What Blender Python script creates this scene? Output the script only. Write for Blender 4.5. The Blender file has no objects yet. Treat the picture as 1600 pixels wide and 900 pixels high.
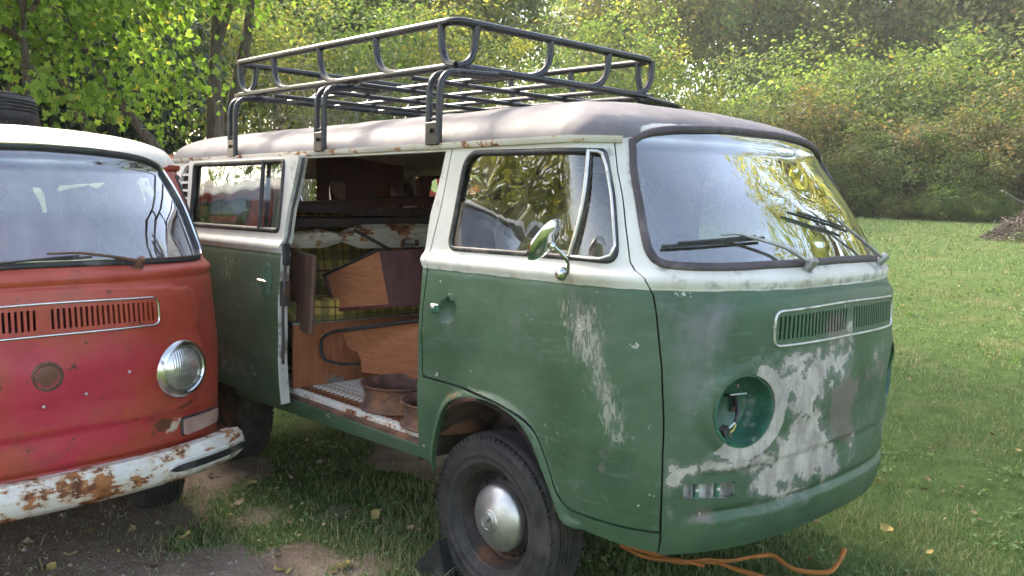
import bpy, math, random
import numpy as np
from mathutils import Vector, Matrix, geometry

random.seed(5)
RNG = np.random.default_rng(11)
SC = bpy.context.scene
COL = SC.collection
rad = math.radians

# ------------------------------------------------------------------ camera
CAMP = (2.3365, -2.9083, 1.4737)
YAW, PITCH, ROLL, FPX = rad(136.5919), rad(-5.6595), rad(1.1394), 1331.67
fw = Vector((math.cos(YAW) * math.cos(PITCH), math.sin(YAW) * math.cos(PITCH), math.sin(PITCH)))
rt = Vector((math.sin(YAW), -math.cos(YAW), 0))
up = rt.cross(fw)
r2 = rt * math.cos(ROLL) + up * math.sin(ROLL)
u2 = up * math.cos(ROLL) - rt * math.sin(ROLL)
cam = bpy.data.cameras.new('camera')
cam.sensor_width = 36.0
cam.lens = 36.0 * FPX / 1600.0
cam.clip_start, cam.clip_end = 0.05, 2000.0
co = bpy.data.objects.new('camera', cam)
COL.objects.link(co)
M = Matrix((r2, u2, -fw)).transposed().to_4x4()
M.translation = Vector(CAMP)
co.matrix_world = M
SC.camera = co

# ------------------------------------------------------------------ world, sun, exposure
SUN_AZ, SUN_EL = rad(178.0), rad(38.0)
world = bpy.data.worlds.new('World')
SC.world = world
world.use_nodes = True
wn, wl = world.node_tree.nodes, world.node_tree.links
wn.clear()
sky = wn.new('ShaderNodeTexSky')
sky.sky_type = 'NISHITA'
sky.sun_disc = False
sky.sun_elevation = SUN_EL
sky.sun_rotation = math.pi / 2 - SUN_AZ
sky.air_density, sky.dust_density, sky.ozone_density = 1.0, 3.0, 1.0
hs = wn.new('ShaderNodeHueSaturation')
hs.inputs['Saturation'].default_value = 0.90
bg = wn.new('ShaderNodeBackground')
bg.inputs['Strength'].default_value = 0.15
wo = wn.new('ShaderNodeOutputWorld')
wl.new(sky.outputs[0], hs.inputs['Color'])
tint = wn.new('ShaderNodeMix')
tint.data_type, tint.blend_type = 'RGBA', 'MULTIPLY'
tint.inputs[0].default_value = 1.0
tint.inputs[7].default_value = (1.08, 1.0, .91, 1)
wl.new(hs.outputs[0], tint.inputs[6])
wl.new(tint.outputs[2], bg.inputs['Color'])
wl.new(bg.outputs[0], wo.inputs[0])
sd = bpy.data.lights.new('sun', 'SUN')
sd.energy, sd.angle, sd.color = 2.3, rad(12.0), (1.0, 0.90, 0.74)
so = bpy.data.objects.new('sun', sd)
COL.objects.link(so)
sdir = Vector((math.cos(SUN_AZ) * math.cos(SUN_EL), math.sin(SUN_AZ) * math.cos(SUN_EL), math.sin(SUN_EL)))
so.rotation_euler = sdir.to_track_quat('Z', 'Y').to_euler()
so.location = sdir * 60
SC.view_settings.view_transform = 'Standard'
SC.view_settings.look = 'None'
SC.view_settings.gamma = 1.0
SC.view_settings.use_curve_mapping = False
SC.view_settings.exposure = 2.28
SC.render.engine = 'CYCLES'
SC.cycles.max_bounces = 6
SC.cycles.volume_bounces = 0
SC.cycles.diffuse_bounces = 3
SC.cycles.use_adaptive_sampling = True
SC.cycles.adaptive_threshold = 0.03
SC.cycles.glossy_bounces = 3
SC.cycles.transmission_bounces = 4
SC.cycles.transparent_max_bounces = 10
SC.cycles.use_denoising = True
SC.cycles.caustics_reflective = False
SC.cycles.caustics_refractive = False
SC.cycles.sample_clamp_indirect = 6.0


# ------------------------------------------------------------------ material helpers
class NT:
    """small node-graph builder"""
    def __init__(self, name):
        self.m = bpy.data.materials.new(name)
        self.m.use_nodes = True
        self.t = self.m.node_tree
        self.n, self.l = self.t.nodes, self.t.links
        self.n.clear()
        self.out = self.n.new('ShaderNodeOutputMaterial')
        self.tc = self.n.new('ShaderNodeTexCoord')

    def set(self, sock, v):
        if isinstance(v, bpy.types.NodeSocket):
            self.l.new(v, sock)
        elif isinstance(v, tuple) and len(v) == 3 and sock.type == 'RGBA':
            sock.default_value = (*v, 1)
        else:
            sock.default_value = v

    def co(self, scale=(1, 1, 1), rot=(0, 0, 0), space='Object', loc=(0, 0, 0)):
        m = self.n.new('ShaderNodeMapping')
        m.inputs['Scale'].default_value = scale if isinstance(scale, tuple) else (scale,) * 3
        m.inputs['Rotation'].default_value = rot
        m.inputs['Location'].default_value = loc
        self.l.new(self.tc.outputs[space], m.inputs['Vector'])
        return m.outputs[0]

    def noise(self, vec, scale, detail=4, rough=.55, dist=0.0, col=False):
        n = self.n.new('ShaderNodeTexNoise')
        self.l.new(vec, n.inputs['Vector'])
        n.inputs['Scale'].default_value = scale
        n.inputs['Detail'].default_value = detail
        n.inputs['Roughness'].default_value = rough
        n.inputs['Distortion'].default_value = dist
        return n.outputs['Color' if col else 'Fac']

    def vor(self, vec, scale, feature='F1', out='Distance'):
        n = self.n.new('ShaderNodeTexVoronoi')
        n.feature = feature
        self.l.new(vec, n.inputs['Vector'])
        n.inputs['Scale'].default_value = scale
        return n.outputs[out]

    def math(self, op, a, b=0.0, c=0.0, clamp=False):
        n = self.n.new('ShaderNodeMath')
        n.operation = op
        n.use_clamp = clamp
        self.set(n.inputs[0], a)
        self.set(n.inputs[1], b)
        if op in ('MULTIPLY_ADD', 'COMPARE'):
            self.set(n.inputs[2], c)
        return n.outputs[0]

    def ramp(self, v, a, b, smooth=True):
        n = self.n.new('ShaderNodeMapRange')
        n.interpolation_type = 'SMOOTHSTEP' if smooth else 'LINEAR'
        self.set(n.inputs['Value'], v)
        n.inputs['From Min'].default_value = a
        n.inputs['From Max'].default_value = b
        return n.outputs[0]

    def mix(self, f, a, b):
        n = self.n.new('ShaderNodeMix')
        n.data_type = 'RGBA'
        self.set(n.inputs[0], f)
        self.set(n.inputs[6], a)
        self.set(n.inputs[7], b)
        return n.outputs[2]

    def attr(self, name, out='Fac'):
        n = self.n.new('ShaderNodeAttribute')
        n.attribute_name = name
        return n.outputs[out]

    def sep(self, vec):
        n = self.n.new('ShaderNodeSeparateXYZ')
        self.l.new(vec, n.inputs[0])
        return n.outputs

    def bump(self, h, strength=.3, dist=.01):
        n = self.n.new('ShaderNodeBump')
        n.inputs['Strength'].default_value = strength
        n.inputs['Distance'].default_value = dist
        self.set(n.inputs['Height'], h)
        return n.outputs[0]

    def bsdf(self, color, rough=.5, metal=0.0, normal=None, spec=.5, coat=0.0):
        b = self.n.new('ShaderNodeBsdfPrincipled')
        self.set(b.inputs['Base Color'], color)
        self.set(b.inputs['Roughness'], rough)
        self.set(b.inputs['Metallic'], metal)
        b.inputs['Specular IOR Level'].default_value = spec
        b.inputs['Coat Weight'].default_value = coat
        b.inputs['Coat Roughness'].default_value = .15
        if normal is not None:
            self.l.new(normal, b.inputs['Normal'])
        return b.outputs[0]

    def done(self, shader):
        self.l.new(shader, self.out.inputs[0])
        return self.m


def simple(name, color, rough=.5, metal=0.0, var=.25, scale=9.0, bump=.1, dirt=None, dirt_amt=.5, spec=.5, stretch=(1, 1, 1)):
    """plain surface with uneven tone, uneven gloss, light relief and optional dirt"""
    g = NT(name)
    v = g.co(stretch)
    n1 = g.noise(v, scale, 5)
    n2 = g.noise(v, scale * 7, 3)
    dark = tuple(c * (1 - var) for c in color)
    lite = tuple(min(1, c * (1 + var)) for c in color)
    c = g.mix(g.ramp(n1, .3, .7), dark, lite)
    if dirt:
        m = g.ramp(g.math('ADD', g.noise(v, scale * .6, 6, .65), g.math('MULTIPLY', n2, .15)), .72 - dirt_amt * .3, .80 - dirt_amt * .2)
        c = g.mix(m, c, dirt)
    r = g.math('MULTIPLY_ADD', n2, .25, rough - .12, clamp=True)
    return g.done(g.bsdf(c, r, metal, g.bump(n2, bump, .004), spec))


# ------------------------------------------------------------------ mesh helpers
def tag(o, label=None, cat=None, group=None, kind=None):
    if label: o['label'] = label
    if cat: o['category'] = cat
    if group: o['group'] = group
    if kind: o['kind'] = kind
    return o


def empty(name, loc=(0, 0, 0), rot=(0, 0, 0)):
    o = bpy.data.objects.new(name, None)
    o.location, o.rotation_euler = loc, rot
    o.empty_display_size = .1
    COL.objects.link(o)
    return o


def link(name, me, parent=None, mats=()):
    for m in mats:
        me.materials.append(m)
    o = bpy.data.objects.new(name, me)
    COL.objects.link(o)
    if parent is not None:
        o.parent = parent
    return o


class MB:
    """collects simple solids and links them as one mesh"""
    def __init__(self):
        self.v, self.f, self.s, self.mi = [], [], [], []
        self.cur = 0

    def add(self, vs, fs, smooth=False):
        b = len(self.v)
        self.v += [tuple(p) for p in vs]
        for f in fs:
            self.f.append(tuple(i + b for i in f))
            self.s.append(smooth)
            self.mi.append(self.cur)
        return self

    def box(self, c, d, rot=None, bev=0.0):
        x, y, z = d[0] / 2, d[1] / 2, d[2] / 2
        if bev <= 0:
            vs = [Vector((sx * x, sy * y, sz * z)) for sz in (-1, 1) for sy in (-1, 1) for sx in (-1, 1)]
            fs = [(0, 2, 3, 1), (4, 5, 7, 6), (0, 1, 5, 4), (2, 6, 7, 3), (0, 4, 6, 2), (1, 3, 7, 5)]
        else:
            b = min(bev, x * .9, y * .9, z * .9)
            vs, idx = [], {}
            for sz in (-1, 1):
                for sy in (-1, 1):
                    for sx in (-1, 1):
                        for a in range(3):
                            q = [sx * (x - b), sy * (y - b), sz * (z - b)]
                            q[a] = (sx * x, sy * y, sz * z)[a]
                            idx[(sx, sy, sz, a)] = len(vs)
                            vs.append(Vector(q))
            fs = []
            for a in range(3):
                o1, o2 = (a + 1) % 3, (a + 2) % 3
                for s in (-1, 1):
                    q = []
                    for (p, r) in ((-1, -1), (1, -1), (1, 1), (-1, 1)):
                        k = [0, 0, 0]
                        k[a], k[o1], k[o2] = s, p, r
                        q.append(idx[(*k, a)])
                    fs.append(tuple(q) if s > 0 else tuple(q[::-1]))
            for a in range(3):
                o1, o2 = (a + 1) % 3, (a + 2) % 3
                for p in (-1, 1):
                    for r in (-1, 1):
                        k1, k2 = [0, 0, 0], [0, 0, 0]
                        k1[a], k1[o1], k1[o2] = -1, p, r
                        k2[a], k2[o1], k2[o2] = 1, p, r
                        q = (idx[(*k1, o1)], idx[(*k2, o1)], idx[(*k2, o2)], idx[(*k1, o2)])
                        fs.append(q if p * r > 0 else q[::-1])
            for sz in (-1, 1):
                for sy in (-1, 1):
                    for sx in (-1, 1):
                        q = tuple(idx[(sx, sy, sz, a)] for a in range(3))
                        fs.append(q if sx * sy * sz > 0 else q[::-1])
        if rot is not None:
            vs = [rot @ p for p in vs]
        c = Vector(c)
        return self.add([p + c for p in vs], fs)

    def hexa(self, p):
        """eight corners: bottom four then top four"""
        return self.add(p, [(0, 3, 2, 1), (4, 5, 6, 7), (0, 1, 5, 4), (1, 2, 6, 5), (2, 3, 7, 6), (3, 0, 4, 7)])

    def tube(self, path, r, n=10, closed=False, cap=True):
        P = [Vector(p) for p in path]
        m = len(P)
        rr = r if isinstance(r, (list, tuple)) else [r] * m
        T = []
        for i in range(m):
            a = P[(i - 1) % m] if (closed or i > 0) else P[i]
            b = P[(i + 1) % m] if (closed or i < m - 1) else P[i]
            T.append((b - a).normalized())
        N = T[0].orthogonal().normalized()
        vs, rings = [], []
        for i in range(m):
            N = (N - T[i] * N.dot(T[i]))
            N = N.normalized() if N.length > 1e-6 else T[i].orthogonal().normalized()
            B = T[i].cross(N)
            rings.append(len(vs))
            for k in range(n):
                a = 2 * math.pi * k / n
                vs.append(P[i] + (N * math.cos(a) + B * math.sin(a)) * rr[i])
        fs = []
        best = 0
        if closed:
            d = [(vs[rings[0] + k] - vs[rings[-1]]).length for k in range(n)]
            best = d.index(min(d))
        for i in range(m - 1 + (1 if closed else 0)):
            a, b = rings[i], rings[(i + 1) % m]
            sh = best if (closed and i == m - 1) else 0
            for k in range(n):
                k2 = (k + 1) % n
                fs.append((a + k, a + k2, b + (k2 + sh) % n, b + (k + sh) % n))
        self.add(vs, fs, True)
        if cap and not closed:
            b = len(self.v) - len(vs)
            self.f.append(tuple(b + rings[0] + k for k in range(n))[::-1]); self.s.append(False); self.mi.append(self.cur)
            self.f.append(tuple(b + rings[-1] + k for k in range(n))); self.s.append(False); self.mi.append(self.cur)
        return self

    def lathe(self, prof, c=(0, 0, 0), axis=(0, 0, 1), n=40, smooth=True, closed=False):
        """profile of (radius, height along axis)"""
        ax = Vector(axis).normalized()
        X = ax.orthogonal().normalized()
        Y = ax.cross(X)
        c = Vector(c)
        vs, fs = [], []
        for (r, h) in prof:
            for k in range(n):
                a = 2 * math.pi * k / n
                vs.append(c + ax * h + (X * math.cos(a) + Y * math.sin(a)) * r)
        m = len(prof)
        for i in range(m - (0 if closed else 1)):
            for k in range(n):
                k2 = (k + 1) % n
                j = (i + 1) % m
                fs.append((i * n + k, i * n + k2, j * n + k2, j * n + k))
        return self.add(vs, fs, smooth)

    def sweep(self, rings, closed=False, cap=True, smooth=True, loop=True):
        """rings: list of equally long point lists"""
        n = len(rings[0])
        vs = [p for r in rings for p in r]
        fs = []
        m = len(rings)
        for i in range(m if closed else m - 1):
            j = (i + 1) % m
            for k in range(n if loop else n - 1):
                k2 = (k + 1) % n
                fs.append((i * n + k, i * n + k2, j * n + k2, j * n + k))
        if cap and not closed and loop:
            fs.append(tuple(range(n))[::-1])
            fs.append(tuple((m - 1) * n + k for k in range(n)))
        return self.add(vs, fs, smooth)

    def prism(self, poly, f3, th):
        """2-D outline, mapped by f3(a, b, depth), with thickness"""
        n = len(poly)
        vs = [f3(a, b, 0) for a, b in poly] + [f3(a, b, th) for a, b in poly]
        fs = [tuple(range(n))[::-1], tuple(range(n, 2 * n))]
        fs += [(i, (i + 1) % n, n + (i + 1) % n, n + i) for i in range(n)]
        return self.add(vs, fs)

    def build(self, name, mats, parent=None, fix=True, sharp=35):
        me = bpy.data.meshes.new(name)
        me.from_pydata([tuple(p) for p in self.v], [], self.f)
        me.polygons.foreach_set('use_smooth', self.s)
        me.polygons.foreach_set('material_index', self.mi)
        me.update()
        if fix:
            import bmesh
            bm = bmesh.new()
            bm.from_mesh(me)
            bmesh.ops.recalc_face_normals(bm, faces=bm.faces)
            bm.to_mesh(me)
            bm.free()
        if any(self.s):
            me.set_sharp_from_angle(angle=rad(sharp))
        return link(name, me, parent, mats if isinstance(mats, (list, tuple)) else [mats])


def arc_path(pts, r, seg=6):
    """polyline with rounded corners"""
    P = [Vector(p) for p in pts]
    out = [P[0]]
    for i in range(1, len(P) - 1):
        a, b = (P[i - 1] - P[i]), (P[i + 1] - P[i])
        d = min(r, a.length * .49, b.length * .49)
        p0, p1 = P[i] + a.normalized() * d, P[i] + b.normalized() * d
        for k in range(seg + 1):
            t = k / seg
            out.append(p0 * (1 - t) ** 2 + P[i] * 2 * t * (1 - t) + p1 * t ** 2)
    out.append(P[-1])
    return out


def round_poly(pts, r, seg=5):
    """closed 2-D polygon with rounded corners"""
    n = len(pts)
    out = []
    for i in range(n):
        p, a, b = np.array(pts[i], float), np.array(pts[i - 1], float), np.array(pts[(i + 1) % n], float)
        la, lb = np.linalg.norm(a - p), np.linalg.norm(b - p)
        d = min(r[i] if isinstance(r, (list, tuple)) else r, la * .48, lb * .48)
        p0, p1 = p + (a - p) / la * d, p + (b - p) / lb * d
        for k in range(seg + 1):
            t = k / seg
            q = p0 * (1 - t) ** 2 + p * 2 * t * (1 - t) + p1 * t ** 2
            out.append((float(q[0]), float(q[1])))
    return out


def smooth_closed(pts, n=90):
    """closed Catmull-Rom through the points"""
    P = np.array(pts, float)
    m = len(P)
    out = []
    for i in range(m):
        p0, p1, p2, p3 = P[i - 1], P[i], P[(i + 1) % m], P[(i + 2) % m]
        k = max(2, int(n / m))
        for j in range(k):
            t = j / k
            out.append(.5 * ((2 * p1) + (-p0 + p2) * t + (2 * p0 - 5 * p1 + 4 * p2 - p3) * t * t + (-p0 + 3 * p1 - 3 * p2 + p3) * t ** 3))
    return [tuple(map(float, q)) for q in out]


# ------------------------------------------------------------------ van body surface: P = body(s, v)
# s runs round the plan outline from the middle of the nose (right side positive), v is height, running on over the roof
ZG, RH, XC, XR, AR, NE = 1.69, .208, .425, -2.92, .30, 2.946
BOW, BTOP, XG, RL, RE = .063, .1424, .646, .944, .878


def smooth_tab(t, k):
    a = np.array(t)
    zz = np.linspace(a[0, 0] - .1, a[-1, 0] + .1, 1201)
    v = np.interp(zz, a[:, 0], a[:, 1])
    s0 = (a[1, 1] - a[0, 1]) / (a[1, 0] - a[0, 0])
    s1 = (a[-1, 1] - a[-2, 1]) / (a[-1, 0] - a[-2, 0])
    v = np.where(zz < a[0, 0], a[0, 1] + s0 * (zz - a[0, 0]), v)
    v = np.where(zz > a[-1, 0], a[-1, 1] + s1 * (zz - a[-1, 0]), v)
    n = int(k / (zz[1] - zz[0]))
    ker = np.hanning(2 * n + 3)
    ker /= ker.sum()
    return zz, np.convolve(np.pad(v, n + 1, mode='reflect', reflect_type='odd'), ker, 'valid')


WT = smooth_tab([(.28, .815), (.45, .845), (.7, .862), (.95, .862), (1.15, .85), (1.25, .842), (1.275, .825), (1.69, .785)], .03)
XT = smooth_tab([(.28, .92), (.40, .970), (.60, .994), (.8, .9993), (1.0, .984), (1.15, .982), (1.25, .962), (1.29, .932), (1.50, .799), (1.69, XG)], .035)
BT = smooth_tab([(.28, BOW), (1.2, BOW), (1.69, BTOP)], .05)
_ph = np.linspace(0, np.pi / 2, 4001)
_cx, _cy = (.9993 - XC) * np.cos(_ph) ** (2 / NE), .862 * np.sin(_ph) ** (2 / NE)
_cx = _cx - BOW * (_cy / .862) ** 2
_arc = np.concatenate([[0], np.cumsum(np.hypot(np.diff(_cx), np.diff(_cy)))])
S1 = _arc[-1]
S2 = S1 + XC - BOW - XR
_dx, _dy = AR * np.cos(_ph[::-1]) ** (2 / NE), .862 * np.sin(_ph[::-1]) ** (2 / NE)
_arc2 = np.concatenate([[0], np.cumsum(np.hypot(np.diff(_dx), np.diff(_dy)))])
S3 = S2 + _arc2[-1]


def s_of_x(x):
    return S1 + (XC - BOW - x)


def sstep(x, a, b):
    t = np.clip((x - a) / (b - a), 0, 1)
    return t * t * (3 - 2 * t)


HL_Y, HL_Z, HL_X, HL_R, HL_T = .536, .832, .914, .118, .32


def surf(s, v):
    s, v = np.broadcast_arrays(np.asarray(s, float), np.asarray(v, float))
    over = np.abs(s) > S3
    s = np.where(over, -np.sign(s) * (2 * S3 - np.abs(s)), s)
    sg = np.where(s < 0, 1., -1.)
    s = np.abs(s)
    zz = np.minimum(v, ZG)
    w, xf, bw = np.interp(zz, *WT), np.interp(zz, *XT), np.interp(zz, *BT)
    th = np.clip((v - ZG) / .80, 0, 1) * np.pi / 2
    roof = v > ZG
    c0 = np.maximum(np.cos(th), 0)
    z = np.where(roof, ZG + RH * np.sin(th) ** .92, v)
    w = np.where(roof, w * c0 ** RE, w)
    xf = np.where(roof, XG - RL * (1 - c0 ** .9), xf)
    xc = np.where(roof, np.minimum(XC, xf - .15), XC)
    f, r = np.interp(s, _arc, _ph), np.interp(s - S2, _arc2, _ph[::-1])
    q = (w / .862) ** 2 * bw
    fx = xc + (xf - xc) * np.cos(f) ** (2 / NE) - q * np.sin(f) ** (4 / NE)
    fy = w * np.sin(f) ** (2 / NE)
    xe = xc - q
    mx = xe - (s - S1) / (S2 - S1) * (xe - XR)
    rear = np.where(roof, AR - .25 * (1 - c0), AR)
    rx, ry = XR - rear * np.cos(r) ** (2 / NE), w * np.sin(r) ** (2 / NE)
    x = np.where(s <= S1, fx, np.where(s <= S2, mx, rx))
    y = np.where(s <= S1, fy, np.where(s <= S2, w, ry))
    return np.stack([x, y * sg, z], -1)


ARCH = [(1.889, .407), (1.876, .49), (1.84, .595), (1.798, .676), (1.742, .722), (1.656, .75), (1.538, .757), (1.441, .74), (1.365, .706),
        (1.307, .643), (1.267, .568), (1.226, .493), (1.189, .415), (1.17, .40), (1.123, .396)]


def seg_dist(px, py, poly, closed=False):
    P = np.array(poly, float)
    if closed:
        P = np.vstack([P, P[:1]])
    best = np.full(px.shape, 9.)
    for (ax, ay), (bx, by) in zip(P[:-1], P[1:]):
        dx, dy = bx - ax, by - ay
        t = np.clip(((px - ax) * dx + (py - ay) * dy) / (dx * dx + dy * dy + 1e-12), 0, 1)
        best = np.minimum(best, np.hypot(px - ax - t * dx, py - ay - t * dy))
    return best


def inside(px, py, poly):
    P = np.array(poly, float)
    c = np.zeros(px.shape, bool)
    x1, y1 = P[-1]
    for x2, y2 in P:
        if y1 != y2:
            m = ((y2 > py) != (y1 > py)) & (px < (x1 - x2) * (py - y2) / (y1 - y2) + x2)
            c ^= m
        x1, y1 = x2, y2
    return c


def signed(px, py, poly):
    d = seg_dist(px, py, poly, True)
    return np.where(inside(px, py, poly), d, -d)


def disp(s, v):
    a = np.abs(s)
    d = .011 * np.exp(-((v - 1.244) / .020) ** 2) - .004 * np.exp(-((v - 1.211) / .011) ** 2)
    # raised nose panel with a rounded top corner
    vt = 1.160 + .045 * (1 - np.clip(a / .68, 0, 1) ** 2)
    k = .07
    qx, qy = np.maximum(a - (.675 - k), 0), np.maximum(v - (vt - k), 0)
    sd = k - np.hypot(qx, qy)
    d = d + .013 * sstep(sd, -.009, .009) * sstep(v, .74, .92)
    # creases low on the nose
    front = 1 - sstep(a, .60, .78)
    c2 = .668 - .07 * a * a
    d = d - .008 * sstep(c2 - v, -.010, .014) * (1 - sstep(c2 - v, .02, .13)) * front
    c1 = .516 - .045 * a * a
    d = d + front * (-.009 * np.exp(-((v - c1) / .013) ** 2) + .010 * sstep(c1 - v, .0, .030) * (1 - sstep(c1 - v, .05, .16)))
    # rolled wheel arch lip
    near = (a > 1.0) & (a < 2.0) & (v < .86)
    if near.any():
        e = np.zeros_like(d)
        e[near] = seg_dist(a[near], v[near], ARCH)
        t = np.clip(1 - e / .034, 0, 1)
        d = d + np.where(near, .015 * t * t * (3 - 2 * t), 0)
    # dish behind the door handle
    for (hs_, hv) in ((1.802, 1.058),):
        e = np.hypot(s - hs_, v - hv)
        d = d - .024 * np.sqrt(np.clip(1 - (e / .047) ** 2, 0, 1))
    # slight waves in the tin
    d = d + .0016 * np.sin(s * 9 + v * 4) * np.sin(v * 13 - s * 3) + .0009 * np.sin(s * 23 + 1) * np.sin(v * 17 + s * 5)
    for (ds, dv, dr, dd) in ((1.35, .95, .09, .004), (1.62, .90, .06, .003), (.30, .74, .07, .004), (-.15, .80, .10, .005), (.95, .62, .07, .003), (.05, .95, .05, .003)):
        d = d - dd * np.exp(-(((s - ds) ** 2 + (v - dv) ** 2) / dr ** 2))
    return d


def body_raw(s, v):
    P = surf(s, v)
    y, z = np.abs(P[..., 1]), P[..., 2]
    r = np.hypot(y - HL_Y, z - HL_Z)
    k = (1 - sstep(r, HL_R + .006, HL_R + .040)) * (P[..., 0] > .5)
    P = P.copy()
    P[..., 0] = P[..., 0] * (1 - k) + (HL_X - HL_T * (y - HL_Y)) * k
    return P


def normals(fn, s, v, e=.002):
    a = fn(s + e, v) - fn(s - e, v)
    b = fn(s, v + e) - fn(s, v - e)
    n = np.cross(b, a)
    L = np.linalg.norm(n, axis=-1, keepdims=True)
    n = n / np.maximum(L, 1e-12)
    top = (v > 2.46)[..., None]
    return np.where(top, np.array([0, 0, 1.]), n)


def body(s, v):
    s, v = np.asarray(s, float), np.asarray(v, float)
    return body_raw(s, v) + normals(body_raw, s, v, .004) * disp(s, v)[..., None]


def body_n(s, v):
    return normals(body, np.asarray(s, float), np.asarray(v, float), .002)


def dens(poly, res, closed=True):
    out = []
    m = len(poly)
    for i in range(m if closed else m - 1):
        a, b = np.array(poly[i], float), np.array(poly[(i + 1) % m], float)
        k = max(1, int(math.ceil(np.linalg.norm(b - a) / res)))
        for j in range(k):
            out.append(tuple(a + (b - a) * j / k))
    if not closed:
        out.append(tuple(map(float, poly[-1])))
    return out


def offset_poly(poly, d):
    """shift a closed outline inwards by d"""
    P = np.array(poly, float)
    area = .5 * np.sum(P[:, 0] * np.roll(P[:, 1], -1) - np.roll(P[:, 0], -1) * P[:, 1])
    T = np.roll(P, -1, 0) - np.roll(P, 1, 0)
    T /= np.maximum(np.linalg.norm(T, axis=1, keepdims=True), 1e-9)
    N = np.stack([-T[:, 1], T[:, 0]], 1) * (1 if area > 0 else -1)
    return [tuple(map(float, q)) for q in P + N * d]


def mesh_np(name, V, F, mats, parent=None, smooth=True, matidx=None, lnorm=None, attrs=None):
    """V (n,3), F (m,3)"""
    me = bpy.data.meshes.new(name)
    me.vertices.add(len(V))
    me.vertices.foreach_set('co', np.ascontiguousarray(V, np.float32).ravel())
    k = F.shape[1]
    me.loops.add(F.size)
    me.loops.foreach_set('vertex_index', np.ascontiguousarray(F, np.int32).ravel())
    me.polygons.add(len(F))
    me.polygons.foreach_set('loop_start', np.arange(0, F.size, k, dtype=np.int32))
    if matidx is not None:
        me.polygons.foreach_set('material_index', np.ascontiguousarray(matidx, np.int32))
    me.polygons.foreach_set('use_smooth', np.full(len(F), smooth))
    for nm, val in (attrs or {}).items():
        at = me.attributes.new(nm, 'FLOAT', 'POINT')
        at.data.foreach_set('value', np.ascontiguousarray(val, np.float32))
    me.update(calc_edges=True)
    if lnorm is not None:
        me.normals_split_custom_set([tuple(q) for q in lnorm])
    return link(name, me, parent, mats)


def panel(name, outer, holes, mats, parent, res=.02, th=.018, lift=0.0, wear=None, fn=None, edge_mat=0):
    """sheet-metal panel: a region of the body surface with holes and thickness"""
    fn = fn or body
    loops = [dens(outer, res)] + [dens(h, min(res, .012)) for h in holes]
    pts, edges = [], []
    for lp in loops:
        b = len(pts)
        pts += lp
        edges += [(b + i, b + (i + 1) % len(lp)) for i in range(len(lp))]
    O = np.array(loops[0])
    gx = np.arange(O[:, 0].min() + res * .5, O[:, 0].max(), res)
    gy = np.arange(O[:, 1].min() + res * .5, O[:, 1].max(), res)
    G = np.stack(np.meshgrid(gx, gy, indexing='ij'), -1).reshape(-1, 2)
    keep = inside(G[:, 0], G[:, 1], loops[0])
    for h in loops[1:]:
        hb = np.array(h)
        bb = (G[:, 0] > hb[:, 0].min()) & (G[:, 0] < hb[:, 0].max()) & (G[:, 1] > hb[:, 1].min()) & (G[:, 1] < hb[:, 1].max())
        idx = np.where(bb & keep)[0]
        keep[idx[inside(G[idx, 0], G[idx, 1], h)]] = False
    G = G[keep]
    far = np.ones(len(G), bool)
    bp = np.array(pts)
    # drop grid points that crowd an outline
    cell = {}
    for i, p in enumerate(bp):
        cell.setdefault((int(p[0] // res), int(p[1] // res)), []).append(i)
    for i, g in enumerate(G):
        cx, cy = int(g[0] // res), int(g[1] // res)
        for ax in (cx - 1, cx, cx + 1):
            for ay in (cy - 1, cy, cy + 1):
                for j in cell.get((ax, ay), ()):
                    if abs(bp[j][0] - g[0]) < res * .45 and abs(bp[j][1] - g[1]) < res * .45:
                        far[i] = False
    allp = [Vector(p) for p in pts] + [Vector((float(a), float(b))) for a, b in G[far]]
    v2, e2, f2, *_ = geometry.delaunay_2d_cdt(allp, edges, [], 0, 1e-6)
    V2 = np.array([(p.x, p.y) for p in v2])
    F = np.array([f for f in f2 if len(f) == 3], np.int64)
    C = V2[F].mean(1)
    ok = inside(C[:, 0], C[:, 1], loops[0])
    for h in loops[1:]:
        ok &= ~inside(C[:, 0], C[:, 1], h)
    F = F[ok]
    used = np.unique(F)
    mp = np.full(len(V2), -1)
    mp[used] = np.arange(len(used))
    V2, F = V2[used], mp[F]
    s, v = V2[:, 0], V2[:, 1]
    P = fn(s, v)
    N = normals(fn, s, v)
    P = P + N * lift
    # make every triangle face outwards
    fnm = np.cross(P[F[:, 1]] - P[F[:, 0]], P[F[:, 2]] - P[F[:, 0]])
    fl = (fnm * N[F[:, 0]]).sum(1) < 0
    F[fl] = F[fl][:, ::-1]
    at = wear(s, v) if wear else {}
    if th <= 0:
        return mesh_np(name, P, F, mats, parent, True, None, N[F.ravel()], at)
    n = len(P)
    Q = P - N * th
    E = np.concatenate([F[:, [0, 1]], F[:, [1, 2]], F[:, [2, 0]]])
    key = {}
    for a, b in E:
        key[(a, b)] = 1
    bd = np.array([(a, b) for a, b in E if (b, a) not in key], np.int64)
    rim = np.concatenate([np.stack([bd[:, 1], bd[:, 0], bd[:, 0] + n], 1), np.stack([bd[:, 1], bd[:, 0] + n, bd[:, 1] + n], 1)])
    VV = np.concatenate([P, Q])
    FF = np.concatenate([F, F[:, ::-1] + n, rim])
    rn = np.cross(VV[rim[:, 1]] - VV[rim[:, 0]], VV[rim[:, 2]] - VV[rim[:, 0]])
    rn /= np.maximum(np.linalg.norm(rn, axis=1, keepdims=True), 1e-12)
    LN = np.concatenate([N[F.ravel()], -N[F[:, ::-1].ravel()], np.repeat(rn, 3, 0)])
    mi = np.concatenate([np.zeros(len(F)), np.ones(len(F)), np.full(len(rim), edge_mat)])
    at2 = {k: np.concatenate([a, a]) for k, a in at.items()}
    return mesh_np(name, VV, FF, mats, parent, True, mi, LN, at2)


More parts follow.
